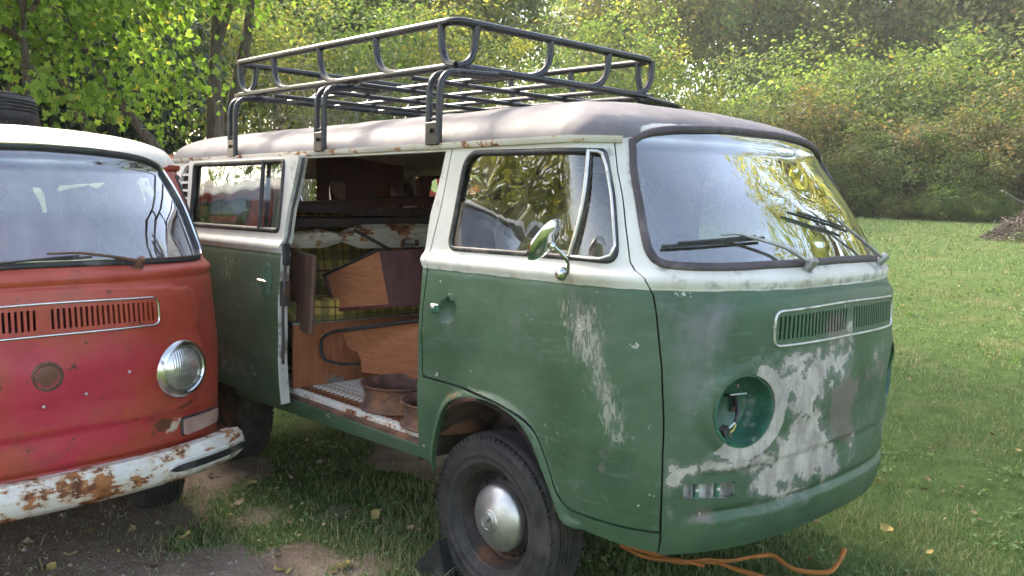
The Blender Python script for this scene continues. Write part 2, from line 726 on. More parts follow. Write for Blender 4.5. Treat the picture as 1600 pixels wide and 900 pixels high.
def seal(name, poly, mat, parent, w=.026, h=.011, lift=0.0, res=.02, inner=0.0, closed=True):
    """rubber or chrome strip lying along an outline on the body"""
    D = dens(poly, res, closed)
    A = np.array(D)
    I = np.array(offset_poly(D, .01)) - A if closed else None
    P, N = body(A[:, 0], A[:, 1]), body_n(A[:, 0], A[:, 1])
    if closed:
        P2 = body((A + I)[:, 0], (A + I)[:, 1])
        T = P2 - P
    else:
        tang = np.gradient(P, axis=0)
        T = np.cross(N, tang)
    T /= np.maximum(np.linalg.norm(T, axis=1, keepdims=True), 1e-9)
    prof = [(-.25, -.35), (-.25, .45), (.05, .9), (.5, 1.0), (.9, .7), (1.0, .0), (1.0, -.5)]
    rings = []
    for p, n_, t in zip(P, N, T):
        rings.append([Vector(p + t * (a * w + inner) + n_ * (b * h + lift)) for a, b in prof])
    return MB().sweep(rings, closed, True, True).build(name, mat, parent, sharp=60)


def circle_sv(yc, zc, r, side, n=36):
    """outline on the surface that is a circle seen from the front"""
    ss = np.linspace(0, S1, 600)
    out = []
    for k in range(n):
        a = 2 * math.pi * k / n
        y, z = yc + r * math.cos(a), zc + r * math.sin(a)
        yy = np.abs(surf(ss, np.full(600, z))[:, 1])
        out.append((side * float(np.interp(y, yy, ss)), z))
    return out


DOOR_REAR = [(1.818, 1.69), (1.845, 1.595), (1.89, 1.431), (1.946, 1.268), (1.94, 1.228), (1.953, 1.057), (1.944, .783)]
DOOR_LOW = [(1.744, .781), (1.57, .770), (1.442, .751), (1.349, .721), (1.29, .669), (1.245, .584), (1.204, .499), (1.157, .457), (1.066, .448), (.952, .441), (.817, .434)]
DOOR_FRONT = [(.817, .591), (.816, .757), (.824, .975), (.848, 1.12), (.862, 1.20), (.884, 1.245), (.916, 1.27), (.928, 1.295), (.908, 1.415), (.87, 1.587), (.832, 1.69)]
OPEN_FRONT = [(1.860, 1.672), (1.886, 1.596), (1.948, 1.429), (1.978, 1.266), (1.973, 1.226), (1.975, .893), (1.979, .673), (1.982, .482)]
WIN = [(1.827, 1.333), (1.809, 1.391), (1.773, 1.555), (1.738, 1.635), (1.693, 1.666), (1.455, 1.666), (.997, 1.660), (.915, 1.655), (.897, 1.629), (.936, 1.449),
       (.957, 1.34), (.984, 1.303), (1.038, 1.290), (1.183, 1.294), (1.448, 1.294), (1.744, 1.293), (1.814, 1.304)]
WSH = [(0, 1.288), (.21, 1.286), (.40, 1.283), (.594, 1.279), (.754, 1.28), (.828, 1.29), (.856, 1.321), (.856, 1.384), (.835, 1.5), (.808, 1.588), (.775, 1.655), (.757, 1.69),
       (.704, 1.744), (.619, 1.789), (.439, 1.825), (.214, 1.847), (0, 1.853)]
def cat_open(pts, step=.03):
    P = np.array(pts, float)
    P = np.vstack([2 * P[0] - P[1], P, 2 * P[-1] - P[-2]])
    out = []
    for i in range(1, len(P) - 2):
        p0, p1, p2, p3 = P[i - 1:i + 3]
        k = max(1, int(round(np.linalg.norm(p2 - p1) / step)))
        for j in range(k):
            u = j / k
            out.append(tuple(map(float, .5 * (2 * p1 + (p2 - p0) * u + (2 * p0 - 5 * p1 + 4 * p2 - p3) * u * u + (3 * p1 - p0 - 3 * p2 + p3) * u ** 3))))
    out.append(tuple(map(float, P[-2])))
    return out


ARCH = cat_open(ARCH, .02)
WIN = round_poly([(1.836, 1.291), (1.736, 1.667), (.900, 1.657), (.893, 1.640), (.972, 1.287), (1.10, 1.294)], [.055, .075, .03, .03, .06, .2], 7)
WSH_R = cat_open(WSH[:12], .02)
WSH_TOP = cat_open(WSH[11:], .02)
WS_FULL = WSH_R + WSH_TOP[1:] + [(-a, b) for a, b in (WSH_R + WSH_TOP[1:])[1:-1]][::-1]
DOOR_LOW = cat_open([DOOR_REAR[-1]] + DOOR_LOW, .03)[1:]
SLIDE_X0, SLIDE_X1 = -.375, -1.535
REAR_AX = -2.40


def mirror(poly):
    return [(-a, b) for a, b in poly]


def rear_arch(n=14):
    c = s_of_x(REAR_AX)
    return [(c - .37 * math.cos(math.pi * k / n), .40 + .30 * math.sin(math.pi * k / n) ** .8) for k in range(n + 1)]


# ------------------------------------------------------------------ van materials
def paint_green():
    g = NT('green_van_paint')
    v = g.co()
    z = g.sep(v)[2]
    x = g.sep(v)[0]
    nf = g.noise(v, 26, 6, .68)
    nl = g.noise(v, 3.2, 5, .6)
    st = g.noise(g.co((3, 3, 16), (0, .25, .2)), 2.4, 5, .65, .8)        # sideways wipe marks
    fine = g.noise(v, 120, 3)
    green = g.mix(g.ramp(nl, .32, .68), (.027, .068, .031), (.047, .102, .049))
    green = g.mix(g.math('MULTIPLY', g.ramp(st, .52, .74), .35), green, (.13, .20, .15))
    green = g.mix(g.math('MULTIPLY', g.ramp(g.noise(v, 7, 6, .7), .56, .72), .35), green, (.030, .060, .045))
    green = g.mix(g.math('MULTIPLY', g.ramp(g.noise(v, 2.1, 7, .70), .40, .66), .52), green, (.086, .122, .078))
    green = g.mix(g.math('MULTIPLY', g.ramp(g.noise(g.co((1, 1, 2.2), (0, .6, .3)), 6, 7, .72, 1.0), .56, .74), .45), green, (.105, .100, .105))
    # thin smear of grey filler dust
    gm = g.ramp(g.math('ADD', g.attr('grey'), g.math('MULTIPLY_ADD', g.noise(v, 9, 5, .65), 1.1, -.55)), .35, .95)
    c = g.mix(g.math('MULTIPLY', gm, .68), green, (.175, .170, .178))
    # brown undercoat, then bare pale primer
    bm = g.ramp(g.math('ADD', g.attr('brown'), g.math('MULTIPLY_ADD', g.noise(v, 9, 7, .68), 2.2, -1.1)), .40, .72)
    c = g.mix(g.math('MULTIPLY', bm, .7), c, g.mix(nf, (.125, .085, .085), (.23, .17, .16)))
    pm = g.ramp(g.math('ADD', g.attr('beige'), g.math('ADD', g.math('MULTIPLY_ADD', g.noise(v, 10, 7, .66), 1.0, -.5), g.math('MULTIPLY_ADD', nf, 1.3, -.65))), .44, .60)
    prim = g.mix(g.ramp(g.noise(g.co((2, 2, 1)), 9, 6, .65), .3, .7), (.29, .255, .22), (.50, .455, .40))
    prim = g.mix(g.math('MULTIPLY', g.ramp(g.noise(v, 6, 6, .7), .5, .68), .55), prim, (.27, .255, .25))
    prim = g.mix(g.math('MULTIPLY', g.ramp(nf, .55, .75), .5), prim, (.22, .17, .15))
    bv = g.math('ADD', g.attr('beige'), g.math('ADD', g.math('MULTIPLY_ADD', g.noise(v, 10, 7, .66), 1.0, -.5), g.math('MULTIPLY_ADD', nf, 1.3, -.65)))
    c = g.mix(g.math('MULTIPLY', g.ramp(bv, .20, .48), .50), c, (.17, .185, .155))
    c = g.mix(pm, c, prim)
    c = g.mix(g.math('MULTIPLY', g.math('MULTIPLY', pm, g.math('SUBTRACT', 1.0, pm)), 1.9, clamp=True), c, (.055, .060, .045))
    # scratched streaks on the door
    sm = g.ramp(g.math('ADD', g.attr('streak'), g.math('MULTIPLY_ADD', g.noise(g.co((30, 30, 9), (.0, .5, 0)), 1.6, 6, .7, 1.2), 1.9, -.95)), .52, .64)
    sh_ = g.ramp(g.math('ADD', g.attr('streak'), g.math('MULTIPLY_ADD', g.noise(g.co((14, 14, 6), (.0, .5, 0)), 1.6, 6, .7, 1.2), 1.7, -.85)), .34, .66)
    c = g.mix(g.math('MULTIPLY', sh_, .42), c, (.19, .19, .15))
    c = g.mix(g.math('MULTIPLY', sm, .50), c, g.mix(nf, (.30, .27, .22), (.52, .48, .42)))
    rm = g.ramp(g.math('ADD', g.attr('rust'), g.math('MULTIPLY_ADD', g.noise(v, 30, 6, .7), 1.2, -.6)), .5, .7)
    c = g.mix(rm, c, g.mix(nf, (.11, .035, .015), (.30, .11, .035)))
    # a few scattered chips
    ch = g.ramp(g.math('ADD', g.noise(v, 11, 3), g.math('MULTIPLY', fine, .35)), .895, .915)
    c = g.mix(ch, c, (.42, .40, .34))
    # white upper half, sanded through in places
    edge = g.math('MULTIPLY_ADD', g.noise(v, 14, 4), .010, -.005)
    zw = g.math('ADD', z, edge)
    isw = g.ramp(zw, 1.2115, 1.2145, False)
    wc = g.mix(g.ramp(nl, .35, .7), (.53, .50, .43), (.68, .655, .60))
    sand = g.ramp(g.math('ADD', g.attr('sand'), g.math('MULTIPLY_ADD', g.noise(v, 17, 6, .7), 1.8, -.9)), .42, .78)
    wc = g.mix(g.math('MULTIPLY', sand, .75), wc, g.mix(nf, (.10, .09, .085), (.30, .27, .25)))
    grime = g.ramp(g.math('ADD', g.noise(v, 5, 6, .7), g.math('MULTIPLY', g.ramp(z, 1.27, 1.215), .12)), .60, .78)
    wc = g.mix(g.math('MULTIPLY', grime, .75), wc, (.36, .29, .195))
    c = g.mix(isw, c, wc)
    # primer-grey roof
    rc = g.mix(g.ramp(g.noise(v, 2.2, 6, .62), .35, .68), (.115, .104, .110), (.185, .170, .176))
    rc = g.mix(g.math('MULTIPLY', g.ramp(g.noise(g.co((1, 6, 6)), 5, 6, .7), .58, .75), .6), rc, (.32, .305, .29))
    rc = g.mix(g.math('MULTIPLY', g.ramp(g.noise(v, 9, 6, .7), .60, .72), .5), rc, (.10, .08, .075))
    isr = g.ramp(g.math('ADD', g.attr('roof'), g.math('MULTIPLY_ADD', g.noise(v, 12, 5, .65), .5, -.25)), .42, .58)
    c = g.mix(isr, c, rc)
    rough = g.math('ADD', g.math('ADD', g.math('MULTIPLY_ADD', nf, .30, .34), g.math('MULTIPLY', isr, .22)), g.math('MULTIPLY', pm, .25), clamp=True)
    bh = g.math('ADD', g.math('MULTIPLY', pm, -.6), g.math('MULTIPLY', fine, .25))
    return g.done(g.bsdf(c, rough, 0, g.bump(bh, .35, .002), .5))


def paint_red():
    g = NT('red_van_paint')
    v = g.co()
    z = g.sep(v)[2]
    nf = g.noise(v, 26, 6, .68)
    nl = g.noise(v, 3.0, 6, .62)
    orange = g.mix(g.ramp(nl, .3, .7), (.33, .042, .024), (.46, .082, .042))
    mm = g.ramp(g.math('ADD', g.attr('mag'), g.math('MULTIPLY_ADD', g.noise(v, 5, 5, .6), 1.3, -.65)), .35, .75)
    c = g.mix(mm, orange, g.mix(nf, (.36, .014, .034), (.47, .030, .062)))
    c = g.mix(g.math('MULTIPLY', g.ramp(g.noise(v, 6, 7, .74), .50, .70), .55), c, (.15, .035, .025))
    c = g.mix(g.math('MULTIPLY', g.ramp(g.noise(g.co((2, 2, 11)), 5, 6, .7), .60, .78), .35), c, (.52, .20, .14))
    bm = g.ramp(g.math('ADD', g.attr('beige'), g.math('ADD', g.math('MULTIPLY_ADD', g.noise(v, 16, 6, .66), 1.3, -.65), g.math('MULTIPLY_ADD', nf, .5, -.25))), .5, .6)
    c = g.mix(bm, c, (.52, .44, .32))
    rm = g.ramp(g.math('ADD', g.attr('rust'), g.math('MULTIPLY_ADD', g.noise(v, 24, 6, .7), .9, -.45)), .5, .64)
    c = g.mix(rm, c, g.mix(nf, (.07, .025, .016), (.20, .07, .03)))
    ch = g.ramp(g.math('ADD', g.noise(v, 18, 3), g.math('MULTIPLY', g.noise(v, 90, 2), .3)), .83, .86)
    c = g.mix(ch, c, (.10, .035, .02))
    wc = g.mix(g.ramp(nl, .35, .7), (.62, .57, .47), (.80, .77, .68))
    wr = g.ramp(g.math('ADD', g.noise(v, 9, 6, .7), g.math('MULTIPLY', nf, .2)), .74, .80)
    wc = g.mix(wr, wc, (.24, .10, .05))
    wc = g.mix(g.math('MULTIPLY', g.ramp(g.noise(v, 4, 6, .7), .50, .75), .5), wc, (.42, .34, .24))
    c = g.mix(g.ramp(g.attr('roof'), .45, .55), c, wc)
    dk = g.ramp(g.math('ADD', g.attr('dark'), g.math('MULTIPLY_ADD', nf, .4, -.2)), .4, .6)
    c = g.mix(dk, c, g.mix(nf, (.06, .045, .05), (.12, .085, .085)))
    rough = g.math('MULTIPLY_ADD', nf, .25, .30, clamp=True)
    return g.done(g.bsdf(c, rough, 0, g.bump(g.math('ADD', g.math('MULTIPLY', rm, -.4), g.math('MULTIPLY', g.noise(v, 130, 2), .3)), .35, .002), .5))


def glass_mat(name, tint=(.80, .86, .86), boost=1.0, dust=.05):
    g = NT(name)
    fr = g.n.new('ShaderNodeFresnel')
    fr.inputs['IOR'].default_value = 1.52
    f = g.math('MULTIPLY', fr.outputs[0], 1.8 * boost, clamp=True)
    tr = g.n.new('ShaderNodeBsdfTransparent')
    tr.inputs[0].default_value = (*tint, 1)
    gl = g.n.new('ShaderNodeBsdfGlossy')
    gl.inputs['Roughness'].default_value = .015
    gl.inputs['Color'].default_value = (1, 1, 1, 1)
    wv = g.bump(g.noise(g.co((1, 1, 1)), 2.2, 1), .016, .02)
    g.l.new(wv, gl.inputs['Normal'])
    m1 = g.n.new('ShaderNodeMixShader')
    g.l.new(f, m1.inputs[0]); g.l.new(tr.outputs[0], m1.inputs[1]); g.l.new(gl.outputs[0], m1.inputs[2])
    df = g.n.new('ShaderNodeBsdfDiffuse')
    df.inputs[0].default_value = (.55, .53, .50, 1)
    d = g.math('MULTIPLY', g.ramp(g.noise(g.co((4, 4, 1.5)), 2.5, 6, .65), .35, .8), dust, clamp=True)
    m2 = g.n.new('ShaderNodeMixShader')
    g.l.new(d, m2.inputs[0]); g.l.new(m1.outputs[0], m2.inputs[1]); g.l.new(df.outputs[0], m2.inputs[2])
    return g.done(m2.outputs[0])


def plaid():
    g = NT('plaid_cloth')
    o = g.sep(g.co())
    def band(sock, per, a, b, off=0.0):
        m = g.math('FRACT', g.math('MULTIPLY_ADD', sock, 1 / per, off + 20))
        return g.math('MULTIPLY', g.ramp(m, a - .02, a + .02), g.math('SUBTRACT', 1.0, g.ramp(m, b - .02, b + .02)))
    zx = g.math('ADD', o[2], g.math('MULTIPLY', o[0], 1.0))
    c = (.62, .45, .11)
    c = g.mix(g.math('MULTIPLY', band(o[1], .13, .05, .42), .75), c, (.15, .14, .055))
    c = g.mix(g.math('MULTIPLY', band(zx, .13, .10, .46), .72), c, (.125, .125, .05))
    c = g.mix(g.math('MULTIPLY', band(o[1], .13, .66, .72), .9), c, (.10, .022, .015))
    c = g.mix(g.math('MULTIPLY', band(zx, .13, .72, .78), .9), c, (.08, .022, .015))
    n = g.noise(g.co(), 240, 2)
    c = g.mix(g.math('MULTIPLY', g.ramp(g.noise(g.co(), 6, 5), .4, .75), .35), c, (.10, .08, .045))
    return g.done(g.bsdf(c, .9, 0, g.bump(n, .4, .002), .2))


def woodgrain(name, a, b, axis=(1.5, 1.5, 14), rough=.42):
    g = NT(name)
    n = g.noise(g.co(axis), 4.0, 6, .65, 1.6)
    f = g.noise(g.co(tuple(k * 6 for k in axis)), 6, 3)
    c = g.mix(g.ramp(n, .35, .65), a, b)
    c = g.mix(g.math('MULTIPLY', g.ramp(f, .5, .75), .5), c, tuple(k * .45 for k in a))
    c = g.mix(g.math('MULTIPLY', g.ramp(g.noise(g.co(), 5, 6, .7), .55, .75), .3), c, (.14, .11, .09))
    return g.done(g.bsdf(c, g.math('MULTIPLY_ADD', f, .2, rough - .1), 0, g.bump(f, .12, .002), .4))


def rusty_white(name, amt=.5, base=(.72, .68, .60), sc=7):
    g = NT(name)
    v = g.co((1, 1, 1))
    n = g.math('ADD', g.noise(v, sc, 7, .68), g.math('MULTIPLY', g.noise(g.co((1, 1, 4)), sc * 2.2, 5, .65), .45))
    m = g.ramp(n, .86 - amt * .3, .92 - amt * .3)
    ru = g.mix(g.ramp(g.noise(v, 30, 5), .35, .7), (.10, .032, .012), (.36, .14, .045))
    w = g.mix(g.ramp(g.noise(v, 5, 5), .35, .7), tuple(k * .8 for k in base), base)
    halo = g.ramp(n, .78 - amt * .3, .90 - amt * .3)
    w = g.mix(g.math('MULTIPLY', halo, .6), w, (.50, .32, .16))
    c = g.mix(m, w, ru)
    return g.done(g.bsdf(c, g.math('MULTIPLY_ADD', m, .4, .38), 0, g.bump(g.math('ADD', m, g.noise(v, 60, 3)), .25, .003), .4))


def rubber_tyre():
    g = NT('tyre_rubber')
    v = g.co()
    n = g.noise(v, 14, 6, .65)
    c = g.mix(g.ramp(n, .3, .7), (.018, .017, .017), (.050, .046, .043))
    c = g.mix(g.math('MULTIPLY', g.ramp(g.noise(v, 5, 6, .7), .5, .75), .45), c, (.12, .10, .085))
    return g.done(g.bsdf(c, .72, 0, g.bump(g.noise(v, 90, 3), .2, .003), .35))


MAT = {}
MAT['green'] = paint_green()
MAT['red'] = paint_red()
MAT['inner'] = simple('inner_panel', (.52, .48, .42), .7, var=.3, scale=5, dirt=(.09, .06, .045), dirt_amt=.6)
MAT['liner'] = simple('roof_liner', (.34, .30, .26), .85, var=.3, scale=4)
MAT['glass'] = glass_mat('window_glass', (.78, .82, .78), 1.75, .07)
MAT['wsglass'] = glass_mat('windscreen_glass', (.78, .85, .87), 3.5, .08)
MAT['redglass'] = glass_mat('dusty_windscreen_glass', (.74, .78, .82), 3.4, .22)
MAT['rubber'] = simple('black_rubber', (.022, .021, .022), .55, var=.35, scale=12, dirt=(.09, .08, .075), dirt_amt=.35)
MAT['oldrubber'] = simple('perished_rubber', (.060, .045, .048), .6, var=.3, scale=10, dirt=(.12, .10, .10), dirt_amt=.35)
MAT['tyre'] = rubber_tyre()
MAT['chrome'] = simple('dull_chrome', (.62, .62, .60), .20, 1.0, var=.12, scale=20, bump=.05, dirt=(.20, .15, .11), dirt_amt=.10)
MAT['alu'] = simple('dull_aluminium', (.56, .55, .52), .38, .85, var=.15, scale=18, bump=.1, dirt=(.20, .17, .14), dirt_amt=.2)
MAT['black'] = simple('black_enamel', (.012, .012, .014), .30, var=.3, scale=18, bump=.06, dirt=(.06, .05, .045), dirt_amt=.15)
MAT['darksteel'] = simple('dirty_steel', (.045, .038, .034), .6, .3, var=.4, scale=16, bump=.25, dirt=(.13, .06, .03), dirt_amt=.45)
MAT['under'] = simple('underbody_dirt', (.085, .062, .050), .85, var=.4, scale=8, bump=.3, dirt=(.16, .11, .08), dirt_amt=.5)
MAT['rust'] = simple('rusted_iron', (.105, .052, .036), .8, var=.4, scale=14, bump=.35, dirt=(.22, .10, .05), dirt_amt=.5)
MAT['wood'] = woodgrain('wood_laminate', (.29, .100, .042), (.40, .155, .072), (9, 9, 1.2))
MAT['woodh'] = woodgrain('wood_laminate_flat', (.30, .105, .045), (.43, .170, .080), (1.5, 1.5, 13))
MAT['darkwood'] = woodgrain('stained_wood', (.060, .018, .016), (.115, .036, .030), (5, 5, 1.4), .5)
MAT['plank'] = woodgrain('dark_plank', (.036, .024, .026), (.075, .050, .050), (1.2, 5, 9), .6)
MAT['maroon'] = simple('maroon_panel', (.13, .030, .036), .55, var=.25, scale=6)
MAT['plaid'] = plaid()
MAT['seat'] = simple('tan_vinyl', (.33, .24, .175), .55, var=.25, scale=7, dirt=(.13, .085, .06), dirt_amt=.4)
MAT['redvinyl'] = simple('red_vinyl', (.34, .030, .045), .5, var=.2, scale=6)
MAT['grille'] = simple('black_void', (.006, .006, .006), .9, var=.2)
MAT['floor'] = rusty_white('worn_white_floor', .30, (.72, .69, .62), 9)
MAT['sheet'] = rusty_white('rusty_white_sheet', .30, (.60, .55, .45), 6)
MAT['bumper'] = rusty_white('rusty_white_bumper', .40, (.74, .71, .64), 6)
MAT['foam'] = simple('torn_foam', (.62, .56, .46), .9, var=.2)
MAT['mirror'] = simple('mirror_chrome', (.74, .74, .72), .10, 1.0, var=.1, scale=10, bump=.03)
MAT['wire_w'] = simple('white_wire', (.7, .7, .68), .4)
MAT['wire_y'] = simple('yellow_wire', (.6, .42, .08), .4)
MAT['lens'] = simple('faded_lens', (.40, .25, .21), .30, var=.2, scale=12, bump=.08)


def headlamp_glass():
    g = NT('headlamp_glass')
    v = g.co()
    w = g.n.new('ShaderNodeTexWave')
    w.wave_type, w.bands_direction = 'BANDS', 'Y'
    g.l.new(v, w.inputs[0])
    w.inputs['Scale'].default_value = 30
    c = g.mix(g.ramp(g.noise(v, 9, 4), .35, .7), (.50, .50, .46), (.82, .82, .78))
    return g.done(g.bsdf(c, .16, .75, g.bump(g.math('ADD', w.outputs[0], g.math('MULTIPLY', g.noise(v, 16, 3), 1.5)), .22, .004), .6, .6))


MAT['lamp'] = headlamp_glass()


def wear_green(s, v):
    out = {}
    def field(polys, soft=.05):
        r = np.zeros_like(s)
        for p, k in polys:
            P = np.array(p)
            bb = (s > P[:, 0].min() - .2) & (s < P[:, 0].max() + .2) & (v > P[:, 1].min() - .2) & (v < P[:, 1].max() + .2)
            if bb.any():
                q = np.clip(.5 + signed(s[bb], v[bb], p) / (2 * soft), 0, 1) * k
                r[bb] = np.maximum(r[bb], q)
        return r
    big = [(.493, .997), (.409, .96), (.297, .972), (.146, 1.022), (-.018, .984), (-.015, .905), (.147, .88), (.19, .797), (.093, .715), (.01, .583), (.071, .524), (.26, .527),
           (.481, .524), (.514, .569), (.494, .621), (.683, .64), (.765, .611), (.793, .56), (.809, .592), (.766, .646), (.595, .669), (.443, .669), (.404, .718), (.332, .773), (.366, .862), (.452, .912)]
    low = [(.80, .52), (.775, .52), (.785, .47), (.80, .47)]
    beige = field([(big, .80), ([(-.10, .70), (-.02, .71), (-.02, .60), (-.15, .56)], .6)], .075)
    P = surf(s, v)
    y, z = -P[:, 1], P[:, 2]
    r = np.hypot(y - HL_Y, z - HL_Z)
    ang = np.arctan2(z - HL_Z, -(y - HL_Y))
    ring = sstep(r, .105, .118) * (1 - sstep(r, .152, .166)) * (P[:, 0] > .5) * (ang > -2.2) * (ang < 1.25)
    beige = np.maximum(beige, ring * .98)
    hole = (r < .115) & (P[:, 0] > .5)
    sig = (s > .53) & (s < .79) & (v > .515) & (v < .625)
    beige = np.where(sig, beige * .3, beige)
    band = [(.812, .60), (.80, .66), (.70, .672), (.45, .690), (.42, .640), (.56, .632), (.70, .630), (.775, .600), (.795, .545)]
    line = [(.667, 1.105), (.685, 1.105), (.680, .895), (.668, .895)]
    blots = [([(-.20, .99), (-.33, .97), (-.30, .84), (-.19, .86)], .46), ([(.43, 1.01), (.25, 1.03), (.20, .96), (.40, .93)], .66), ([(.40, .56), (.16, .55), (.14, .515), (.42, .505)], .72),
             ([(.06, 1.10), (-.03, 1.10), (-.05, .99), (.10, .99)], .62), ([(-.40, .66), (-.52, .72), (-.56, .60), (-.44, .56)], .55)]
    out['beige'] = np.maximum(np.maximum(beige, field([(low, .5), (line, .62)], .018)), field([(band, .86)] + blots, .035))
    out['brown'] = field([([(.147, .88), (-.015, .916), (-.119, .868), (-.071, .758), (-.068, .64), (.057, .639), (.154, .77)], .8),
                          ([(.24, 1.145), (.009, 1.165), (-.02, 1.02), (.101, .996), (.25, 1.02)], .62),
                          ([(-.094, .941), (-.441, .948), (-.37, .808), (-.146, .818)], .55),
                          ([(.10, .98), (-.10, 1.0), (-.15, .90), (.05, .90)], .5),
                          ([(.735, .503), (.616, .504), (.465, .515), (.30, .525), (.30, .505), (.462, .493), (.613, .478), (.725, .479)], .55),
                          ([(1.08, .80), (.88, .86), (.86, .62), (1.05, .60)], .38),
                          ([(.84, 1.17), (.76, 1.17), (.76, 1.04), (.83, 1.04)], .45)], .05)
    out['streak'] = field([([(1.25, 1.175), (1.05, 1.175), (1.0, 1.068), (.985, .968), (.93, .83), (.89, .72), (.993, .690), (1.06, .816), (1.09, .938), (1.18, 1.011)], .62),
                           ([(1.45, .80), (1.10, .80), (1.05, .50), (1.22, .46)], .30), ([(2.6, 1.2), (2.3, 1.2), (2.5, 1.0), (2.75, 1.0)], .5),
                           ([(3.1, .75), (2.4, .72), (2.2, .50), (3.1, .50)], .5)], .06)
    arch = np.where((np.abs(s) > 1.0) & (np.abs(s) < 2.05) & (v < .85), seg_dist(np.abs(s), v, ARCH), 1.0)
    out['rust'] = np.maximum(field([([(1.80, .735), (1.72, .765), (1.70, .745), (1.78, .705)], .9), ([(1.98, .50), (1.92, .44), (1.88, .40), (1.90, .47)], .5),
                                    ([(.815, .55), (.785, .55), (.79, .46), (.81, .46)], .62), ([(1.25, .62), (1.16, .46), (1.10, .44), (1.20, .62)], .40)], .03),
                             np.where(arch < .008, .36, 0) + np.where((v < .366) & (np.abs(s) < .8), .5, 0))
    out['grey'] = np.maximum(field([([(.863, 1.20), (.55, 1.21), (.62, .95), (.74, .78), (.831, .921)], .75), ([(.60, 1.21), (-.5, 1.21), (-.5, 1.16), (.60, 1.16)], .6),
                                    ([(1.90, 1.18), (1.2, 1.18), (1.2, .86), (1.9, .84)], .42), ([(.40, .80), (-.5, 1.0), (-.5, .56), (.0, .55)], .5)], .08), .18)
    # sanded edges on the white: round the windscreen, along the gutter, at the seams
    ws = seg_dist(s, v, WS_FULL, True)
    sand = np.where((v > 1.2) & (np.abs(s) < .95), np.clip(.55 - ws / .10, 0, .5), 0)
    sand = np.maximum(sand, np.clip(.50 - np.abs(v - 1.70) / .05, 0, .48))
    sand = np.maximum(sand, np.where(np.abs(s) < .80, np.clip(.62 - np.abs(v - 1.225) / .06, 0, .56), 0))
    sand = np.maximum(sand, field([([(-.25, 1.29), (-.6, 1.29), (-.6, 1.215), (-.25, 1.215)], .75), ([(2.0, 1.69), (1.80, 1.69), (1.88, 1.45), (2.0, 1.27)], .36),
                                   ([(.95, 1.69), (.80, 1.69), (.87, 1.50), (.95, 1.28)], .33)], .05))
    out['sand'] = sand
    side = np.clip(.5 + (v - (ZG + .015)) / .03, 0, 1)
    fr = np.clip(.5 + (v - 1.84) / .10, 0, 1)
    t = sstep(np.abs(s), .62, .80)
    out['roof'] = side * t + fr * (1 - t)
    return out


def wear_red(s, v):
    z0 = np.zeros_like(s)
    out = {}
    out['mag'] = np.clip(.95 - np.hypot((s + .06) / .42, (v - .84) / .26) * .62, 0, 1) + np.where(v < .66, .25, 0)
    P = surf(s, v)
    r0 = np.hypot(P[:, 1] - .0, P[:, 2] - .885)
    rust = np.where(P[:, 0] > .5, np.clip(1.25 - r0 / .062, 0, 1), 0)
    rust = np.maximum(rust, np.where((P[:, 0] > .5) & (v < .86) & (v > .74), np.clip(.75 - np.abs(s + .012 * np.sin(v * 40)) / .018 - (.86 - v) * 2.5, 0, 1), 0))
    rust = np.maximum(rust, np.clip(.50 - np.abs(r0 - .07) / .03, 0, .5) * (P[:, 0] > .5))
    rust = np.maximum(rust, np.clip(1.0 - np.hypot((s + .455) / .075, (v - .61) / .05), 0, 1) * 1.3)
    rust = np.maximum(rust, np.clip(.95 - np.hypot((s + .56) / .22, (v - .672 - (s + .56) * -.20) / .022), 0, 1))
    rust = np.maximum(rust, np.where(np.abs(s) < .95, np.clip(.52 - np.abs(v - 1.262) / .05, 0, .46), 0))
    rust = np.maximum(rust, np.where(v < .5, .38, 0))
    rust = np.maximum(rust, np.clip(.42 - np.abs(v - (.668 - .07 * s * s)) / .02, 0, .40) * (np.abs(s) < .75))
    out['rust'] = rust
    out['beige'] = np.maximum(np.clip(.85 - np.hypot((s + .50) / .16, (v - .60) / .11), 0, 1) * .75, np.clip(.8 - np.hypot((s + .72) / .12, (v - 1.262) / .02), 0, 1) * .8)
    fr = np.clip(.5 + (v - 1.72) / .02, 0, 1)
    t = sstep(np.abs(s), .55, .75)
    sd = np.clip(.5 + (v - ZG - .004) / .008, 0, 1)
    out['roof'] = np.maximum(fr * (1 - t) + sd * t, 0)
    out['dark'] = np.clip(.5 + (.02 - P[:, 0]) / .10, 0, 1) * np.clip((v - 1.80) / .04, 0, 1)
    return out


def wear_plain(s, v):
    o = wear_red(s, v)
    o['roof'] = np.zeros_like(s)
    o['dark'] = np.zeros_like(s)
    return o


# ------------------------------------------------------------------ van parts
def superbox(mb, c, d, rot=None, e=.35, nu=20, nv=12):
    """soft cushion: rounded box as one smooth skin"""
    vs, fs = [], []
    def sp(t, k):
        return math.copysign(abs(t) ** k, t)
    for i in range(nv + 1):
        a = -math.pi / 2 + math.pi * i / nv
        for j in range(nu):
            b = 2 * math.pi * j / nu
            p = Vector((d[0] / 2 * sp(math.cos(a), e) * sp(math.cos(b), e), d[1] / 2 * sp(math.cos(a), e) * sp(math.sin(b), e), d[2] / 2 * sp(math.sin(a), e)))
            if rot is not None:
                p = rot @ p
            vs.append(p + Vector(c))
    for i in range(nv):
        for j in range(nu):
            fs.append((i * nu + j, i * nu + (j + 1) % nu, (i + 1) * nu + (j + 1) % nu, (i + 1) * nu + j))
    mb.add(vs, fs, True)
    return mb


